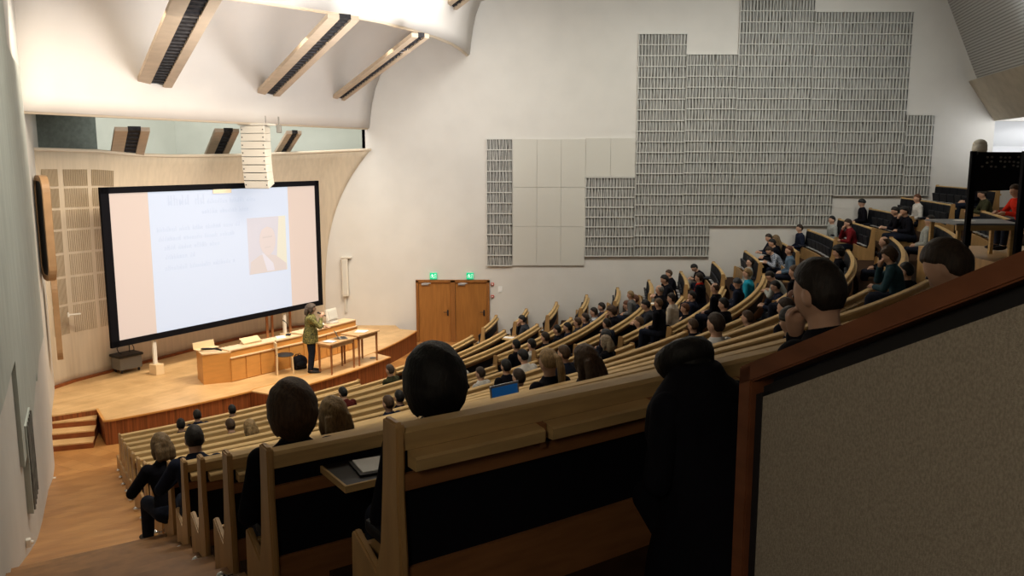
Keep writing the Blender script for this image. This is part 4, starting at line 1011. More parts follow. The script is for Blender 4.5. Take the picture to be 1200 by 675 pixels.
# ---------------------------------------------------------------- barrier at the right
PA, PB = aty(866, 430, 2.0), aty(1240, 276, 1.32)
bd = (PB - PA); bh = Vector((bd.x, bd.y, 0)).normalized(); bn = Vector((bh.y, -bh.x, 0))       # bn faces the camera side
if bn.y > 0: bn = -bn
ext = PB + bd * .8
bar = empty('fabric_barrier', Vector((PA.x, PA.y, 4.36)), 0, 'large grey fabric barrier with brown wooden cap at lower right', 'barrier')
th = -bn * .075
bm = bmesh.new(); slab(bm, PA - Vector((0, 0, .05)), ext - Vector((0, 0, .05)), ext, PA, th); 
bmesh.ops.bevel(bm, geom=bm.edges, offset=.004, segments=2, affect='EDGES'); obj('wooden_cap', bm, M_barrier, bar)
bm = bmesh.new(); q = PA + bh * .045; slab(bm, Vector((PA.x, PA.y, 4.36)), Vector((q.x, q.y, 4.36)), q - Vector((0, 0, .0)) + Vector((0, 0, bd.z / Vector((bd.x, bd.y)).length * .045 - .002)), PA - Vector((0, 0, .004)), th)
bmesh.ops.bevel(bm, geom=bm.edges, offset=.004, segments=2, affect='EDGES'); obj('end_post', bm, M_barrier, bar)
bm = bmesh.new(); a = PA + bh * .06 + th * .3; e = ext + th * .3
slope = bd.z / Vector((bd.x, bd.y)).length
slab(bm, Vector((a.x, a.y, 4.36)), Vector((e.x, e.y, 4.36)), e - Vector((0, 0, .085)), a + Vector((0, 0, .06 * slope - .095)), th * .4); obj('fabric_panel', bm, M_fabric, bar)
bm = bmesh.new(); slab(bm, Vector((a.x, a.y, 4.36)) + th * .42, Vector((e.x, e.y, 4.36)) + th * .42, e + th * .42 - Vector((0, 0, .03)), a + th * .42 - Vector((0, 0, .03)), th * .25); obj('core_board', bm, M_blackplastic, bar)
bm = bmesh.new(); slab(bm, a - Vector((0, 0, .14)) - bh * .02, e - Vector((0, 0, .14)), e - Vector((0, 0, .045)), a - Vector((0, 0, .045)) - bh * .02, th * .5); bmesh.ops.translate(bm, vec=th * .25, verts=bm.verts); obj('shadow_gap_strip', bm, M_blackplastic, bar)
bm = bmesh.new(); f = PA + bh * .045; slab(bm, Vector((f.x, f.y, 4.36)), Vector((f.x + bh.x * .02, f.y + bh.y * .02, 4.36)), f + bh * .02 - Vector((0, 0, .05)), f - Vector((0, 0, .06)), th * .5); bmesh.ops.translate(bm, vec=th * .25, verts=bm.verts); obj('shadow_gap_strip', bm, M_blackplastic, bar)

# ---------------------------------------------------------------- people
SKIN = mat('skin', (.55, .33, .23), .55, .3, noise=.08, nscale=12)
HAIRC = {'black': (.008, .007, .007), 'dark': (.018, .012, .009), 'darkbrown': (.035, .020, .012), 'brown': (.075, .040, .020), 'lightbrown': (.14, .080, .040),
         'blond': (.34, .22, .10), 'darkblond': (.20, .125, .058), 'auburn': (.13, .045, .018), 'grey': (.22, .20, .18), 'greybrown': (.09, .065, .05),
         'greyblond': (.28, .22, .15), 'greycap': (.05, .055, .065), 'darkcap': (.012, .014, .014)}
TOPC = {'black': (.006, .006, .010), 'navy': (.014, .018, .035), 'charcoal': (.03, .032, .04), 'grey': (.14, .14, .14), 'paleblue': (.32, .40, .50), 'maroon': (.09, .015, .012),
        'olive': (.05, .05, .025), 'white': (.62, .60, .56), 'striped': (.40, .42, .45), 'blue': (.03, .07, .16), 'cream': (.58, .52, .44), 'darkred': (.16, .012, .015),
        'whitecoat': (.50, .50, .50), 'bluegrey': (.09, .14, .20), 'plaid': (.12, .14, .18), 'lightgrey': (.36, .38, .36), 'cyan': (.02, .34, .50), 'teal': (.03, .07, .09), 'red': (.62, .03, .012)}
def hair_mat(c): return mat('hair_' + c, HAIRC[c], .6, .35, noise=.5, nscale=30, stretch=(3, 3, .5), bump=.3)
def top_mat(c):
    if c in ('striped', 'plaid') and 'cloth_' + c not in MATS:
        m = mat('cloth_' + c, TOPC[c], .85, .1); nt = m.node_tree; b = nt.nodes['Principled BSDF']
        tc = nt.nodes.new('ShaderNodeTexCoord'); ck = nt.nodes.new('ShaderNodeTexChecker'); mp = nt.nodes.new('ShaderNodeMapping')
        mp.inputs['Scale'].default_value = (22, 22, 22) if c == 'plaid' else (.01, .01, 26); ck.inputs['Scale'].default_value = 1
        ck.inputs['Color1'].default_value = (*TOPC[c], 1); ck.inputs['Color2'].default_value = (.35, .37, .42, 1) if c == 'plaid' else (.05, .06, .09, 1)
        nt.links.new(tc.outputs['Object'], mp.inputs[0]); nt.links.new(mp.outputs[0], ck.inputs['Vector']); nt.links.new(ck.outputs[0], b.inputs['Base Color'])
    return mat('cloth_' + c, TOPC[c], .9, .1, noise=.2, nscale=15)
M_jeans = mat('dark_trousers', (.016, .02, .035), .9, .1, noise=.3, nscale=20)
M_shoe = mat('dark_shoe', (.012, .011, .012), .5, .3)
M_eye = mat('eye', (.03, .02, .02), .2, .5)

def head_surface(n):
    x, y, z = n
    px, py, pz = .074 * x, (.092 if y > 0 else .100) * y, .117 * z
    if z < 0: k = 1 - .30 * (-z) ** 1.6; px *= k
    if z < -.1 and y < 0: py *= 1 - .42 * min(1, (-z - .1) / .7)
    if y > 0:
        g = lambda cx, cz, sx_, sz_: math.exp(-((abs(x) - cx) / sx_) ** 2 - ((z - cz) / sz_) ** 2)
        py += .020 * g(0, -.14, .13, .17) + .005 * g(.25, .24, .3, .1) - .010 * g(.38, .06, .17, .12) + .005 * g(0, -.48, .25, .06) + .007 * g(0, -.82, .28, .16) + .003 * g(.5, -.15, .2, .2)
    return Vector((px, py, pz))
def head_bm(M, nseg=28):
    b = bmesh.new(); bmesh.ops.create_uvsphere(b, u_segments=nseg, v_segments=nseg, radius=1)
    for v in b.verts: v.co = head_surface(v.co.normalized())
    for s in (-1, 1):
        ball(b, (s * .076, -.008, -.008), (.010, .020, .032), 10, Matrix.Rotation(s * .25, 4, 'Z'))
    b.transform(M); return b
def hair_bm(style, M, seed=0, nseg=44):
    rg = random.Random(seed); b = bmesh.new(); bmesh.ops.create_uvsphere(b, u_segments=nseg, v_segments=nseg, radius=1)
    fuzz = random.Random(seed + 9)
    th = {'s': .010, 'm': .024, 'f': .047, 'l': .018, 'b': .020, 'p': .012, 'c': .040, 'k': .005, 'h': .016}[style]
    ph = [rg.uniform(0, 6) for _ in range(4)]
    for v in b.verts:
        n = v.co.normalized(); x, y, z = n; p = head_surface(n)
        fringe = {'s': .58, 'm': .45, 'f': .42, 'l': .55, 'b': .45, 'p': .62, 'c': .5, 'k': .95, 'h': .38}[style]
        low = {'s': -.55, 'm': -.80, 'f': -.92, 'l': -.75, 'b': -.75, 'p': -.35, 'c': -.6, 'k': -.35, 'h': -.05}[style]
        line = fringe if y > .55 else (fringe * (y + .1) / .65 + (.12 if style in 'sk' else -.12 if style != 'h' else .1) * (.55 - y) / .65 if y > -.1 else low + (0 - low) * max(0, (y + .5) / .4) * .6)
        if style in ('l', 'b', 'f') and abs(x) > .75 and y < .45: line = low
        k = max(0, min(1, (z - line) / .12 + .5))
        if style == 'k' and z > .62 and y > -.6: k = 0
        bump_ = .35 * math.sin(9 * x + ph[0]) * math.sin(8 * y + ph[1]) + .3 * math.sin(15 * z + 7 * x + ph[2])
        t = th * (1 + bump_ * (.22 if style != 'f' else .10)) * ((.45 + 1.1 * max(0, z)) if style == 's' else 1 + (0 if style == 's' else .35 * max(0, z) if style != 'h' else .1))
        if style in 'cml': t += fuzz.uniform(-.0035, .0035) * (1.6 if style == 'c' else 1)
        v.co = p + n * (t * k - .010 * (1 - k))
    def lock(pts, rad, sx_): tube(b, [Vector(q) for q in pts], rad, 12, sx_)
    if style == 'l':
        for xx in (-.055, -.02, .02, .055): lock([(xx, -.07, .02), (xx * 1.25, -.095, -.08), (xx * 1.5, -.10, -.18), (xx * 1.45, -.085, -.28), (xx * 1.3, -.08, -.33)], [.035, .042, .045, .04, .012], 1)
        for s in (-1, 1): lock([(s * .07, -.01, .03), (s * .083, -.015, -.07), (s * .09, -.02, -.16), (s * .085, .0, -.25)], [.022, .026, .028, .01], 1)
    if style == 'b':
        for xx in (-.05, 0, .05): lock([(xx, -.075, .02), (xx * 1.15, -.09, -.06), (xx * 1.15, -.085, -.125), (xx, -.07, -.15)], [.035, .040, .036, .014], 1)
        for s in (-1, 1): lock([(s * .068, .0, .03), (s * .080, .0, -.05), (s * .078, .005, -.12)], [.022, .026, .010], 1)
    if style == 'p':
        lock([(0, -.085, .07), (0, -.125, .05), (0, -.15, -.03), (.01, -.14, -.13), (.01, -.12, -.24), (.0, -.11, -.29)], [.022, .026, .036, .036, .026, .008], 1)
        ball(b, (0, -.105, .062), (.02, .018, .02), 10)
    if style == 'h': tube(b, [(0, .01, .015), (0, .005, .04)], [.088, .088], 24)
    b.transform(M); return b

def ik(S, W, a, b_, hint):
    """elbow or knee point between S and W"""
    S, W = Vector(S), Vector(W); d = W - S; L = min(d.length, (a + b_) * .995); u = d.normalized()
    x = (a * a - b_ * b_ + L * L) / (2 * L); h = math.sqrt(max(0, a * a - x * x)); hv = Vector(hint); hv = (hv - u * hv.dot(u)).normalized()
    return S + u * x + hv * h, S + u * L
def hand(b, W, d, palm_n, side, curl=.5, sc=1.):
    """palm, four unequal bent fingers and a thumb leaving the side of the palm"""
    d = Vector(d).normalized(); n = Vector(palm_n); n = (n - d * n.dot(d)).normalized(); s = d.cross(n) * side
    tube(b, [W - d * .01, W + d * .03 * sc, W + d * .075 * sc, W + d * .095 * sc], [.024 * sc, .034 * sc, .038 * sc, .030 * sc], 10)
    for k, L in enumerate((.066, .078, .072, .056)):
        o = W + d * .085 * sc + s * (.030 - .020 * k) * sc; pts = [o - d * .02]; dd = Vector(d); q = Vector(o)
        for j in range(3):
            pts.append(q.copy()); a = curl * (.5 + .5 * j); dd = (d * math.cos(a) + n * math.sin(a)); q = q + dd * L * sc * (.42, .33, .25)[j]
        pts.append(q); tube(b, pts, [.0095 * sc, .0095 * sc, .009 * sc, .008 * sc, .006 * sc], 8)
    o = W + d * .02 * sc + s * .026 * sc; td = (s * .75 + d * .65 + n * .25).normalized()
    tube(b, [o, o + td * .035 * sc, o + td * .035 * sc + (d * .8 + n * .5 + s * .2).normalized() * .035 * sc], [.014 * sc, .011 * sc, .007 * sc], 8)
def ell_loft(b, rings):
    """rings: centre, half width (x), half depth, forward axis"""
    R_ = []
    for c, w, dp, f in rings:
        f = Vector(f).normalized(); R_.append([b.verts.new(Vector(c) + Vector((1, 0, 0)) * w * math.cos(6.28318 * k / 20) + f * dp * math.sin(6.28318 * k / 20)) for k in range(20)])
    for p, q in zip(R_, R_[1:]):
        for k in range(20): b.faces.new((p[k], p[(k + 1) % 20], q[(k + 1) % 20], q[k]))
    b.faces.new(R_[0][::-1]); b.faces.new(R_[-1])
def remesh(b, voxel, name, smooth=2):
    me = bpy.data.meshes.new(name); bmesh.ops.recalc_face_normals(b, faces=b.faces); b.to_mesh(me); b.free()
    o = bpy.data.objects.new(name, me); COL.objects.link(o)
    m = o.modifiers.new('r', 'REMESH'); m.mode = 'VOXEL'; m.voxel_size = voxel; m.use_smooth_shade = True
    if smooth: s = o.modifiers.new('s', 'SMOOTH'); s.iterations = smooth; s.factor = .5
    dg = bpy.context.evaluated_depsgraph_get(); out = bpy.data.meshes.new_from_object(o.evaluated_get(dg)); out.name = name
    bpy.data.objects.remove(o); bpy.data.meshes.remove(me); return out
def skeleton(lean, hp, yaw, hands_, shift, stand=False):
    l = R(lean); J = {}; hz = HIPZ if not stand else .93
    J['hip'] = Vector((0, shift * .2 if not stand else 0, hz)); sp = Vector((0, math.sin(l), math.cos(l))); J['sp'] = sp; J['fw'] = Vector((0, math.cos(l), -math.sin(l)))
    J['hip'].y = shift
    top = J['hip'] + sp * SPINE; J['neck'] = top; m = R(lean * .5 + hp * .6)
    J['head'] = top + Vector((0, math.sin(m), math.cos(m))) * HEADUP
    J['HM'] = Matrix.Translation(J['head']) @ Matrix.Rotation(R(yaw), 4, 'Z') @ Matrix.Rotation(-R(lean * .3 + hp), 4, 'X')
    for s, k in ((-1, 'L'), (1, 'R')):
        S = J['hip'] + sp * (SPINE - .058) + Vector((s * .165, 0, 0)); J['S' + k] = S
        if stand: hj = J['hip'] + Vector((s * .085, 0, 0)); J['H' + k] = hj; J['K' + k] = Vector((s * .09, .015, .49)); J['A' + k] = Vector((s * .095, -.02, .08))
        else: J['H' + k] = J['hip'] + Vector((s * .085, 0, 0)); J['K' + k] = Vector((s * .11, .40, .45)); J['A' + k] = Vector((s * .12, .42, .08))
        hd = hands_
        if hd == 'lap': W = Vector((s * .09, .24, HIPZ + .10)); hint = (s * .6, -.6, -.3); dr = (-s * .5, .8, -.2); pn = (0, 0, -1)
        elif hd == 'desk': W = J['hip'] + Vector((s * .14, .42, .20)); hint = (s * .8, -.1, -.8); dr = (-s * .5, .85, 0); pn = (0, 0, -1)
        elif hd == 'chin':
            if s == 1: W = J['head'] + Vector((.03, .12, -.16)); hint = (.5, .2, -1); dr = (-.35, -.25, .9); pn = (0, -1, 0)
            else: W = J['hip'] + Vector((-.10, .34, .16)); hint = (-.8, -.1, -.8); dr = (.8, .6, 0); pn = (0, 0, -1)
        elif hd == 'talk':
            if s == 1: W = J['hip'] + Vector((.02, .22, .40)); hint = (.8, -.5, -.6); dr = (-.3, .3, .9); pn = (-1, 0, 0)
            else: W = J['hip'] + Vector((-.10, .27, .16)); hint = (-.8, -.5, -.6); dr = (.6, .8, .1); pn = (0, 0, -1)
        J['E' + k], W = ik(S, W, .27, .245, hint); J['W' + k] = W; J['D' + k] = Vector(dr); J['P' + k] = Vector(pn)
    return J
def build_meshes(tagname, J, voxel, stand=False):
    """one continuous body, plus top, trousers and shoes as clothing"""
    sp, fw = J['sp'], J['fw']
    def torso(b, g, neck=True):
        h = J['hip']
        rings = [(h - sp * .09, .10 + g, .08 + g, fw), (h - sp * .02, .155 + g, .11 + g, fw), (h + sp * .08, .150 + g, .105 + g, fw), (h + sp * .18, .132 + g, .095 + g, fw), (h + sp * .28, .150 + g, .105 + g, fw),
                 (h + sp * .37, .172 + g, .108 + g, fw), (h + sp * .425, .165 + g, .090 + g, fw), (h + sp * .455, .120 + g, .075 + g, fw), (h + sp * .485, .072 + g, .064 + g, fw), (h + sp * .505, .052 + g, .054 + g, fw)]
        ell_loft(b, rings)
    b = bmesh.new(); torso(b, 0)
    tube(b, [J['neck'] - sp * .06, J['neck'] + (J['head'] - J['neck']) * .35, J['head'] - Vector((0, .02, .02))], [.062, .054, .052], 14)
    merge(b, head_bm(J['HM']))
    for k, s in (('L', -1), ('R', 1)):
        S, E, W = J['S' + k], J['E' + k], J['W' + k]
        ball(b, S, .056, 14); tube(b, [S, S.lerp(E, .4), E], [.052, .046, .038], 12); ball(b, E, .040, 12); tube(b, [E, E.lerp(W, .3), W], [.040, .038, .025], 12)
        hand(b, W, J['D' + k], J['P' + k], -s if False else s, .6)
        Hh, K, A = J['H' + k], J['K' + k], J['A' + k]
        ball(b, Hh, .085, 14); tube(b, [Hh, Hh.lerp(K, .5), K], [.085, .072, .056], 14); ball(b, K, .058, 12); tube(b, [K, K.lerp(A, .3), A], [.056, .055, .036], 12)
        tube(b, [A, A + Vector((0, .04, -.04)), A + Vector((0, .15, -.055))], [.036, .036, .024], 10); ball(b, A + Vector((0, -.02, -.03)), .036, 10)
    M = {'body': remesh(b, voxel, 'body_' + tagname)}
    b = bmesh.new(); torso(b, .014)
    for k in 'LR':
        S, E, W = J['S' + k], J['E' + k], J['W' + k]
        ball(b, S, .070, 14); tube(b, [S, S.lerp(E, .4), E], [.068, .060, .054], 14); ball(b, E, .054, 12); tube(b, [E, E.lerp(W, .3), W], [.054, .050, .038], 14)
    tube(b, [J['neck'] - sp * .05, J['neck'] + sp * .035], [.092, .068], 16)
    M['top'] = remesh(b, max(voxel, .011), 'top_' + tagname)
    b = bmesh.new(); h = J['hip']
    ell_loft(b, [(h - sp * .11, .10, .08, fw), (h - sp * .04, .172, .125, fw), (h + sp * .03, .172, .126, fw), (h + sp * .07, .168, .12, fw)])
    for k in 'LR':
        Hh, K, A = J['H' + k], J['K' + k], J['A' + k]
        ball(b, Hh, .10, 14); tube(b, [Hh, Hh.lerp(K, .5), K], [.100, .086, .070], 14); ball(b, K, .071, 12); tube(b, [K, K.lerp(A, .5), A + Vector((0, 0, .0))], [.070, .064, .056], 12)
    M['trousers'] = remesh(b, .013, 'trousers_' + tagname)
    b = bmesh.new()
    for k in 'LR':
        A = J['A' + k]; ball(b, A + Vector((0, -.01, -.035)), (.045, .055, .045), 12); tube(b, [A + Vector((0, .0, -.04)), A + Vector((0, .10, -.05)), A + Vector((0, .17, -.055))], [.046, .044, .028], 12); ball(b, A + Vector((0, .16, -.055)), (.040, .05, .026), 12)
    M['shoes'] = remesh(b, .010, 'shoes_' + tagname, 1)
    b = bmesh.new()
    for s in (-1, 1): ball(b, (s * .028, .082, .008), (.011, .008, .007), 8)
    b.transform(J['HM']); me = bpy.data.meshes.new('eyes'); b.to_mesh(me); b.free(); M['eyes'] = me
    return M
def child(name, me, m, root):
    o = bpy.data.objects.new(name, me); COL.objects.link(o); o.parent = root
    if not me.materials: me.materials.append(None)
    o.material_slots[0].link = 'OBJECT'; o.material_slots[0].material = m
    return o
POSE_MESH = {}; SKEL = {}
for nm, ps in POSES.items():
    SKEL[nm] = skeleton(*ps); POSE_MESH[nm] = build_meshes(nm, SKEL[nm], .011)
HAIR_MESH = {}
def hair_for(style, pose, J):
    key = (style, pose)
    if key not in HAIR_MESH:
        b = hair_bm(style, J['HM'], len(HAIR_MESH)); 
        if style in ('l', 'b', 'p'): me = remesh(b, .0075, 'hair', 3)
        else: me = bpy.data.meshes.new('hair'); bmesh.ops.recalc_face_normals(b, faces=b.faces); b.to_mesh(me); b.free()
        for f in me.polygons: f.use_smooth = True
        HAIR_MESH[key] = me
    return HAIR_MESH[key]
def make_person(loc, rz, J, M, hair, hc, tc, label, group, scale=1., pose='x', hairmesh=None, bottoms=None, cat='person'):
    root = empty('person', loc, rz, label, cat, group); root.scale = (scale,) * 3
    child('body', M['body'], SKIN, root); child('eyes', M['eyes'], M_eye, root)
    child('hat' if hair == 'h' else 'hair', hairmesh or hair_for(hair, pose, J), hair_mat(hc), root)
    child('jacket' if tc in ('black', 'navy', 'olive', 'bluegrey') else 'shirt', M['top'], top_mat(tc), root)
    child('trousers', M['trousers'], bottoms or M_jeans, root); child('shoes', M['shoes'], M_shoe, root)
    return root
glasses_me = None
def add_glasses(root, J):
    b = bmesh.new()
    for s in (-1, 1):
        pts = [(s * .031 + .022 * math.cos(a * .5236), .098, .006 + .017 * math.sin(a * .5236)) for a in range(13)]; tube(b, pts, .0025, 5)
        tube(b, [(s * .053, .096, .01), (s * .074, .06, .012), (s * .078, -.005, .008)], .0022, 5)
    tube(b, [(-.009, .102, .01), (.009, .102, .01)], .002, 5)
    b.transform(J['HM']); obj('glasses', b, M_blackplastic, root, world=False)
NEAR_CHIN = build_meshes('near_chin', SKEL['chin'], .0065)
for P, (p, h, ang, i, k) in zip(PEOPLE, PLACED):
    pose = P[7]; J = SKEL[pose]; hz = J['head'].z; hy = J['head'].y; sc_ = max(.96, min(1.17, P[3] / (.25 * F_PX / p.y)))
    if p.y < 6: sc_ = 1.0 if k != len(PEOPLE) - 1 else 1.12
    fdir = Vector((CX - p.x, CY - p.y, 0)).normalized(); jit = ((k * 37) % 17 - 8) * .02
    rz = math.atan2(-fdir.x, fdir.y) + jit
    h = min(h, hz * sc_ + .30)
    f2 = Vector((-math.sin(rz), math.cos(rz), 0))
    loc = Vector((p.x, p.y, 0)) - f2 * hy * sc_; loc.z = FL[i] + (h - hz * sc_)
    r_ = make_person(loc, rz, J, NEAR_CHIN if k == len(PEOPLE) - 2 else POSE_MESH[pose], P[4], P[5], P[6], P[8], 'seated audience', sc_, pose)
    if 'glasses' in P[8]: add_glasses(r_, J)
    if 'red scarf, near' in P[8]:
        b = bmesh.new(); n_ = J['neck']; ell_loft(b, [(n_ - Vector((0, -.03, .16)), .05, .10, J['fw']), (n_ - Vector((0, -.01, .07)), .085, .105, J['fw']), (n_ + Vector((0, 0, .02)), .080, .080, J['fw']), (n_ + Vector((0, 0, .05)), .066, .066, J['fw'])])
        obj('scarf', b, top_mat('red'), r_, world=False)

# the presenter
J = skeleton(2, 4, 0, 'talk', 0, True)
M = build_meshes('presenter', J, .009, True)
b = bmesh.new(); h_ = J['hip']; ell_loft(b, [(h_ - J['sp'] * .19, .205, .155, J['fw']), (h_ - J['sp'] * .08, .200, .152, J['fw']), (h_ + J['sp'] * .06, .190, .143, J['fw']), (h_ + J['sp'] * .2, .155, .115, J['fw'])])
b.from_mesh(M['top']); M['top'] = remesh(b, .011, 'top_presenter')
p = atz(365.5, 436, ZS); top = aty(365.5, 356, p.y)
hp_ = J['head'].z + .125; sc_ = (top.z - ZS) / hp_
M_jacket = mat('patterned_jacket', (.27, .24, .08), .85, .1, col2=(.05, .055, .03), nscale=30)
r_ = make_person(Vector((p.x, p.y, ZS)), R(-78), J, M, 'b', 'greybrown', 'olive', 'standing presenter with glasses, green-yellow patterned jacket, dark trousers and microphone', None, min(1.12, sc_), 'presenter')
r_.scale = (r_.scale[0] * 1.2, r_.scale[1] * 1.2, r_.scale[2])
r_.children[3].material_slots[0].material = M_jacket; r_.children[3].name = 'patterned_jacket'
add_glasses(r_, J)
b = bmesh.new(); ell_loft(b, [(J['neck'] - Vector((0, -.015, .16)), .05, .115, J['fw']), (J['neck'] - Vector((0, .0, .08)), .075, .105, J['fw']), (J['neck'] + Vector((0, 0, .0)), .075, .075, J['fw']), (J['neck'] + Vector((0, 0, .03)), .062, .062, J['fw'])])
obj('scarf', b, M_black, r_, world=False)
hm = r_.matrix_basis
b = bmesh.new(); w = J['WR'] + J['DR'].normalized() * .07 + Vector((-.02, .02, 0)); t_ = J['head'] + Vector((0, .14, -.10)); a_ = w - (t_ - w).normalized() * .06; tube(b, [a_, t_], [.013, .016], 10); ball(b, t_, .024, 10)
b.transform(Matrix.Translation(r_.location) @ Matrix.Rotation(R(-78), 4, 'Z') @ Matrix.Diagonal((*r_.scale, 1)))
mic = obj('handheld_microphone', b, M_blackplastic, None); tag(mic, 'black handheld microphone held up by the presenter', 'microphone')

# crouching hooded figure on the near side of the nearest bench
J = skeleton(24, 30, 0, 'desk', 0); J['hip'] = Vector((0, 0, .36))
J = skeleton(16, 32, 0, 'lap', 0)
for k, s in (('L', -1), ('R', 1)):
    J['K' + k] = Vector((s * .13, .26, .34)); J['A' + k] = Vector((s * .12, -.06 if s < 0 else .02, .08))
    J['H' + k] = J['H' + k] + Vector((0, 0, -.12))
for q in ('hip', 'neck', 'head', 'SL', 'SR', 'EL', 'ER', 'WL', 'WR'): J[q] = J[q] + Vector((0, 0, -.12)) if q != 'hip' else J[q] + Vector((0, 0, -.12))
J['HM'] = Matrix.Translation((0, .02, -.19)) @ J['HM']; J['head'] = J['head'] + Vector((0, .02, -.07))
M = build_meshes('hooded', J, .010)
p = aty(804, 430, 3.05); hz = J['head'].z
rz = R(28); sc_ = (p.z - 4.365) / hz
print('HOOD', p, hz, sc_)
f2 = Vector((-math.sin(rz), math.cos(rz), 0)); loc = Vector((p.x, p.y, 4.365)) - f2 * J['head'].y * sc_
loc.z = 4.365
hb = hair_bm('h', J['HM'], 3); ball(hb, (0, 0, 0), 0.001, 6)
hat = bmesh.new()
tube(hat, [(0, -.01, -.01), (0, -.01, .02), (0, -.01, .05), (0, -.01, .078), (0, -.01, .092), (0, -.01, .098)], [.105, .118, .120, .104, .075, .03], 28); tube(hat, [(0, -.01, -.05), (0, -.01, .03)], [.088, .10], 24)
hat.transform(J['HM']); hm_ = bpy.data.meshes.new('hood'); bmesh.ops.recalc_face_normals(hat, faces=hat.faces); hat.to_mesh(hm_); hat.free()
for f in hm_.polygons: f.use_smooth = True
r_ = make_person(loc, rz, J, M, 'h', 'black', 'black', 'crouching figure all in black with wide round hat, leaning on the nearest bench', None, sc_, 'hooded', hm_, top_mat('black'))
for c_ in list(r_.children):
    if c_.name.startswith('shoes'): bpy.data.objects.remove(c_)
b = bmesh.new(); fw = Vector((0, 1, 0))
ell_loft(b, [((0, .06, .03), .24, .24, fw), ((0, .06, .15), .235, .22, fw), ((0, .05, .3), .215, .19, fw), ((0, .05, .45), .215, .165, fw), (J['neck'] - Vector((0, 0, .16)), .235, .16, fw), (J['neck'] - Vector((0, 0, .07)), .23, .15, fw), (J['neck'] - Vector((0, 0, .0)), .185, .13, fw), (J['neck'] + Vector((0, .02, .045)), .12, .11, fw), (J['neck'] + Vector((0, .03, .10)), .09, .09, fw)])
cme = remesh(b, .012, 'long_coat'); child('long_coat', cme, top_mat('black'), r_)
sp_ = atz(851, 626, 4.40); dirn = Vector((-.75, .6, 0)).normalized()
b = bmesh.new(); tube(b, [sp_ - dirn * .12, sp_ - dirn * .05 + Vector((0, 0, .02)), sp_ + dirn * .06, sp_ + dirn * .15 - Vector((0, 0, .012))], [.035, .05, .044, .026], 12); obj('shoe', b, M_shoe, r_)
b = bmesh.new(); tube(b, [sp_ - dirn * .14 - Vector((0, 0, .03)), sp_ + dirn * .0 - Vector((0, 0, .03)), sp_ + dirn * .17 - Vector((0, 0, .03))], [.034, .052, .028], 12); bmesh.ops.scale(b, vec=(1, 1, .35), space=Matrix.Translation(-(sp_ - Vector((0, 0, .03)))), verts=b.verts); obj('shoe_sole', b, M_paper, r_)

# raised control table in the aisle at the upper right, its platform, posts and black partition
PL = Vector((8.75, 14.5, 0)); ZP = 4.30
bm = bmesh.new(); bx(bm, (PL.x + .25, PL.y + .2, (ZP + 3.1) / 2), (2.3, 2.7, ZP - 3.1), bev=.01)
tag(obj('raised_platform', bm, M_post), 'wooden platform in the upper right aisle under the control table', 'platform')
ta_ = aty(1142, 262, 13.7); tb_ = aty(1195, 262, 13.7); zt_ = ta_.z
root = empty('control_table', ((ta_.x + tb_.x) / 2, 14.1, ZP), 0, 'raised grey-topped wooden table beside the black post, upper right', 'table')
bm = bmesh.new(); slab(bm, (ta_.x - .30, 13.7, zt_ - .03), (tb_.x, 13.7, zt_ - .03), (tb_.x + .3, 14.75, zt_ - .03), (ta_.x - .30, 14.75, zt_ - .03), (0, 0, .03)); obj('tabletop', bm, mat('grey_laminate', (.20, .21, .22), .5, .4), root)
bm = bmesh.new(); slab(bm, (ta_.x - .30, 13.69, zt_ - .115), (tb_.x, 13.69, zt_ - .115), (tb_.x, 13.69, zt_ - .03), (ta_.x - .30, 13.69, zt_ - .03), (0, .04, 0)); obj('apron', bm, M_rail, root)
for x, y in ((ta_.x - .22, 13.76), (tb_.x - .08, 13.76), (ta_.x - .22, 14.65), (tb_.x + .1, 14.65)):
    bm = bmesh.new(); bx(bm, (x, y, (zt_ - .05 + ZP) / 2), (.06, .06, zt_ - .05 - ZP), bev=.006); obj('leg', bm, M_rail, root)
papers((ta_.x + .15, 14.3, zt_ + .001), .3, 'white papers on the grey-topped raised table', 2)
root = empty('black_booth_screen', (aty(1141, 200, 13.5).x, 13.5, ZP), 0, 'tall black screen on posts with pale dotted top, upper right edge', 'screen')
pt_ = aty(1141, 177, 13.5); zb_ = 3.9
bm = bmesh.new(); bx(bm, (pt_.x, 13.5, (pt_.z + zb_) / 2), (.075, .075, pt_.z - zb_), bev=.008); obj('post', bm, M_screenframe, root)
pr_ = aty(1201, 180, 13.6); bm = bmesh.new(); bx(bm, (pr_.x + .02, 13.6, (pt_.z + zb_) / 2), (.10, .09, pt_.z - zb_), bev=.008); obj('post', bm, M_screenframe, root)
pa_ = aty(1145, 178, 16.6); pb_ = aty(1230, 178, 17.6); zl_ = 5.32
bm = bmesh.new(); slab(bm, (pa_.x, pa_.y, zl_), (pb_.x, pb_.y, zl_), (pb_.x, pb_.y, pa_.z), (pa_.x, pa_.y, pa_.z), (.02, .05, 0)); obj('panel', bm, M_screenframe, root)
bm = bmesh.new(); tube(bm, [(pt_.x, 13.5, pt_.z - .03), (pa_.x, pa_.y, pa_.z - .03)], .03, 8); obj('top_bar', bm, M_screenframe, root)
bm = bmesh.new(); rg = random.Random(8)
for e_ in (pa_, pb_):
    b2_ = bmesh.new(); bx(b2_, (e_.x + .03, e_.y + .08, (pa_.z + 4.0) / 2), (.06, .06, pa_.z - 4.0), bev=.006); obj('post', b2_, M_screenframe, root)
for j in range(3):
    for k in range(11):
        if rg.random() < .35: continue
        t = .08 + k * .06; c = Vector(pa_).lerp(Vector(pb_), t) + Vector((-.012, -.03, -.10 - j * .085 - rg.uniform(0, .03))); ball(bm, c, (.028, .012, .022), 8)
tag(obj('grey_dots', bm, M_grey, root), kind='stuff')  # rows of small grey dots near the panel's top
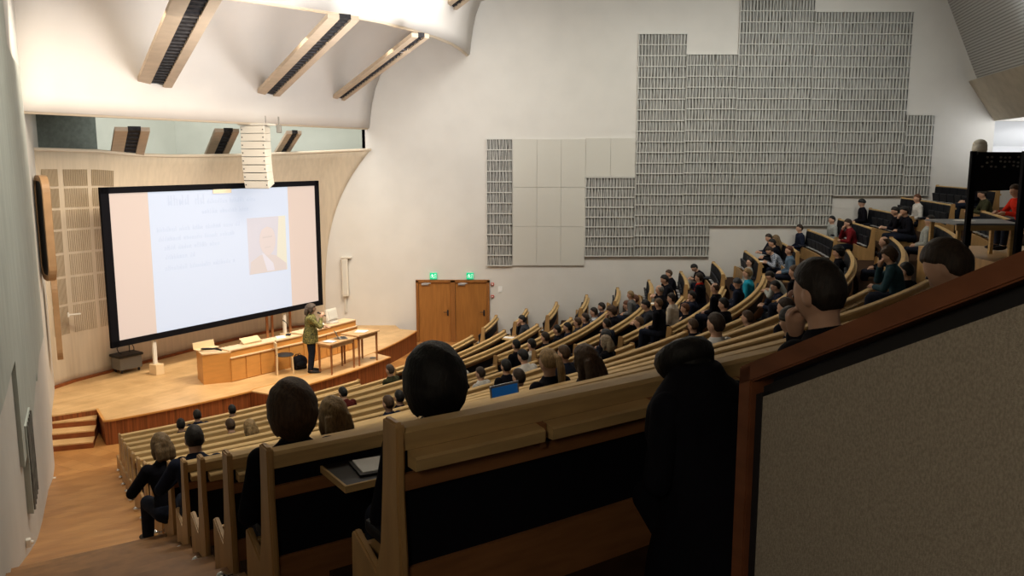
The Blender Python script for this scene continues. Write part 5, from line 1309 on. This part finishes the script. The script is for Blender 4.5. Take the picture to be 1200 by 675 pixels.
bm = bmesh.new(); tube(bm, [(0, 0, 0), (0, 0, .05), (0, 0, .15)], [.13, .14, .13], 16); ball(bm, (0, 0, .15), (.13, .13, .10), 16)
loose('dome_camera', bm, M_panel, Vector((aty(1150, 170, 16.7).x, 16.75, pa_.z + .0)), 'small grey dome on top of the black screen', 'dome device', smooth=True)

J = SKEL['desk']; p = aty(1190, 224, 15.1)
fdir = Vector((-1, .05, 0)).normalized(); rz = math.atan2(-fdir.x, fdir.y); f2 = Vector((-math.sin(rz), math.cos(rz), 0))
loc = Vector((p.x, p.y, 0)) - f2 * J['head'].y; loc.z = p.z - J['head'].z
make_person(loc, rz, J, POSE_MESH['desk'], 's', 'brown', 'red', 'man in bright red shirt seated at the raised table, far right', None, 1., 'desk')
root = empty('wooden_chair', (loc.x, loc.y, loc.z), rz, 'pale wooden chair under the man in the red shirt', 'chair')
for x, y in ((-.2, -.2), (.2, -.2), (-.2, .18), (.2, .18)):
    bm = bmesh.new(); tube(bm, [(x, y, 0), (x, y, .40 if y > 0 else .78)], .018, 8); obj('leg', bm, M_birch, root, world=False)
bm = bmesh.new(); bx(bm, (0, 0, .38), (.44, .42, .03), bev=.01); obj('seat', bm, M_birch, root, world=False)
bm = bmesh.new(); bx(bm, (0, -.2, .68), (.42, .025, .16), bev=.01); obj('backrest', bm, M_birch, root, world=False)

# ---------------------------------------------------------------- things in use on the writing ledges
def ledge_angle(i, px, out, zz):
    """angle on row i's rear ledge whose point projects to picture column px"""
    best = None
    for k in range(2200):
        a = -57.5 + k * .025; p = pol(RW[i] + out, a, zz)
        if p.y < 1.5: continue
        d = p.y * math.cos(PITCH) - (p.z - EYE) * math.sin(PITCH); x = 600 + F_PX * p.x / d; y = 337.5 - F_PX * (p.y * math.sin(PITCH) + (p.z - EYE) * math.cos(PITCH)) / d
        e = abs(x - px[0]) + .5 * abs(y - px[1])
        if best is None or e < best[0]: best = (e, a)
    return best[1]
def open_tablet(i, a, label):
    da = math.degrees(.24 / RW[i]); bm = bmesh.new(); sweep(bm, rect(.115, .38, T - .16, T - .14), RW[i], FL[i], a - da, a + da, 3)
    tag(obj('folded_out_tablet', bm, M_rail), label, 'writing tablet')
    return pol(RW[i] + .245, a, FL[i] + T - .139)
for i, px, who, n in [(1, (596, 392), 'in front of the lone bearded person by the wall', 1), (5, (772, 363), 'in front of the cream shirt', 1), (8, (893, 306), 'under the plaid-shirted writer', 2),
                   (12, (1012, 328), 'in front of the teal jumper', 2), (6, (606, 424), 'beside the white T-shirt', 1)]:
    a = ledge_angle(i, px, .245, FL[i] + T - .14); c = open_tablet(i, a, 'folded-out wooden writing tablet ' + who)
    papers(c, R(a) + 1.5, 'white paper sheets on the tablet ' + who, n)
a = ledge_angle(10, (604, 458), .20, FL[10] + T - .14); c = open_tablet(10, a, 'folded-out writing tablet under the bright blue laptop'); laptop(c - (c - Vector((CX, CY, c.z))).normalized() * .07, R(a) + 1.57, 'laptop with bright blue screen and silver rim, unattended mid-left block', 97, M_blue, M_silver, s=1.12)
a = ledge_angle(3, (389, 468), .25, FL[3] + T - .14); c = open_tablet(3, a, 'folded-out writing tablet in front of the maroon jumper'); laptop(c, R(a) + 1.75, 'small dark laptop with blue screen in front of the maroon jumper', 105, M_blue, M_blackplastic, s=.9)
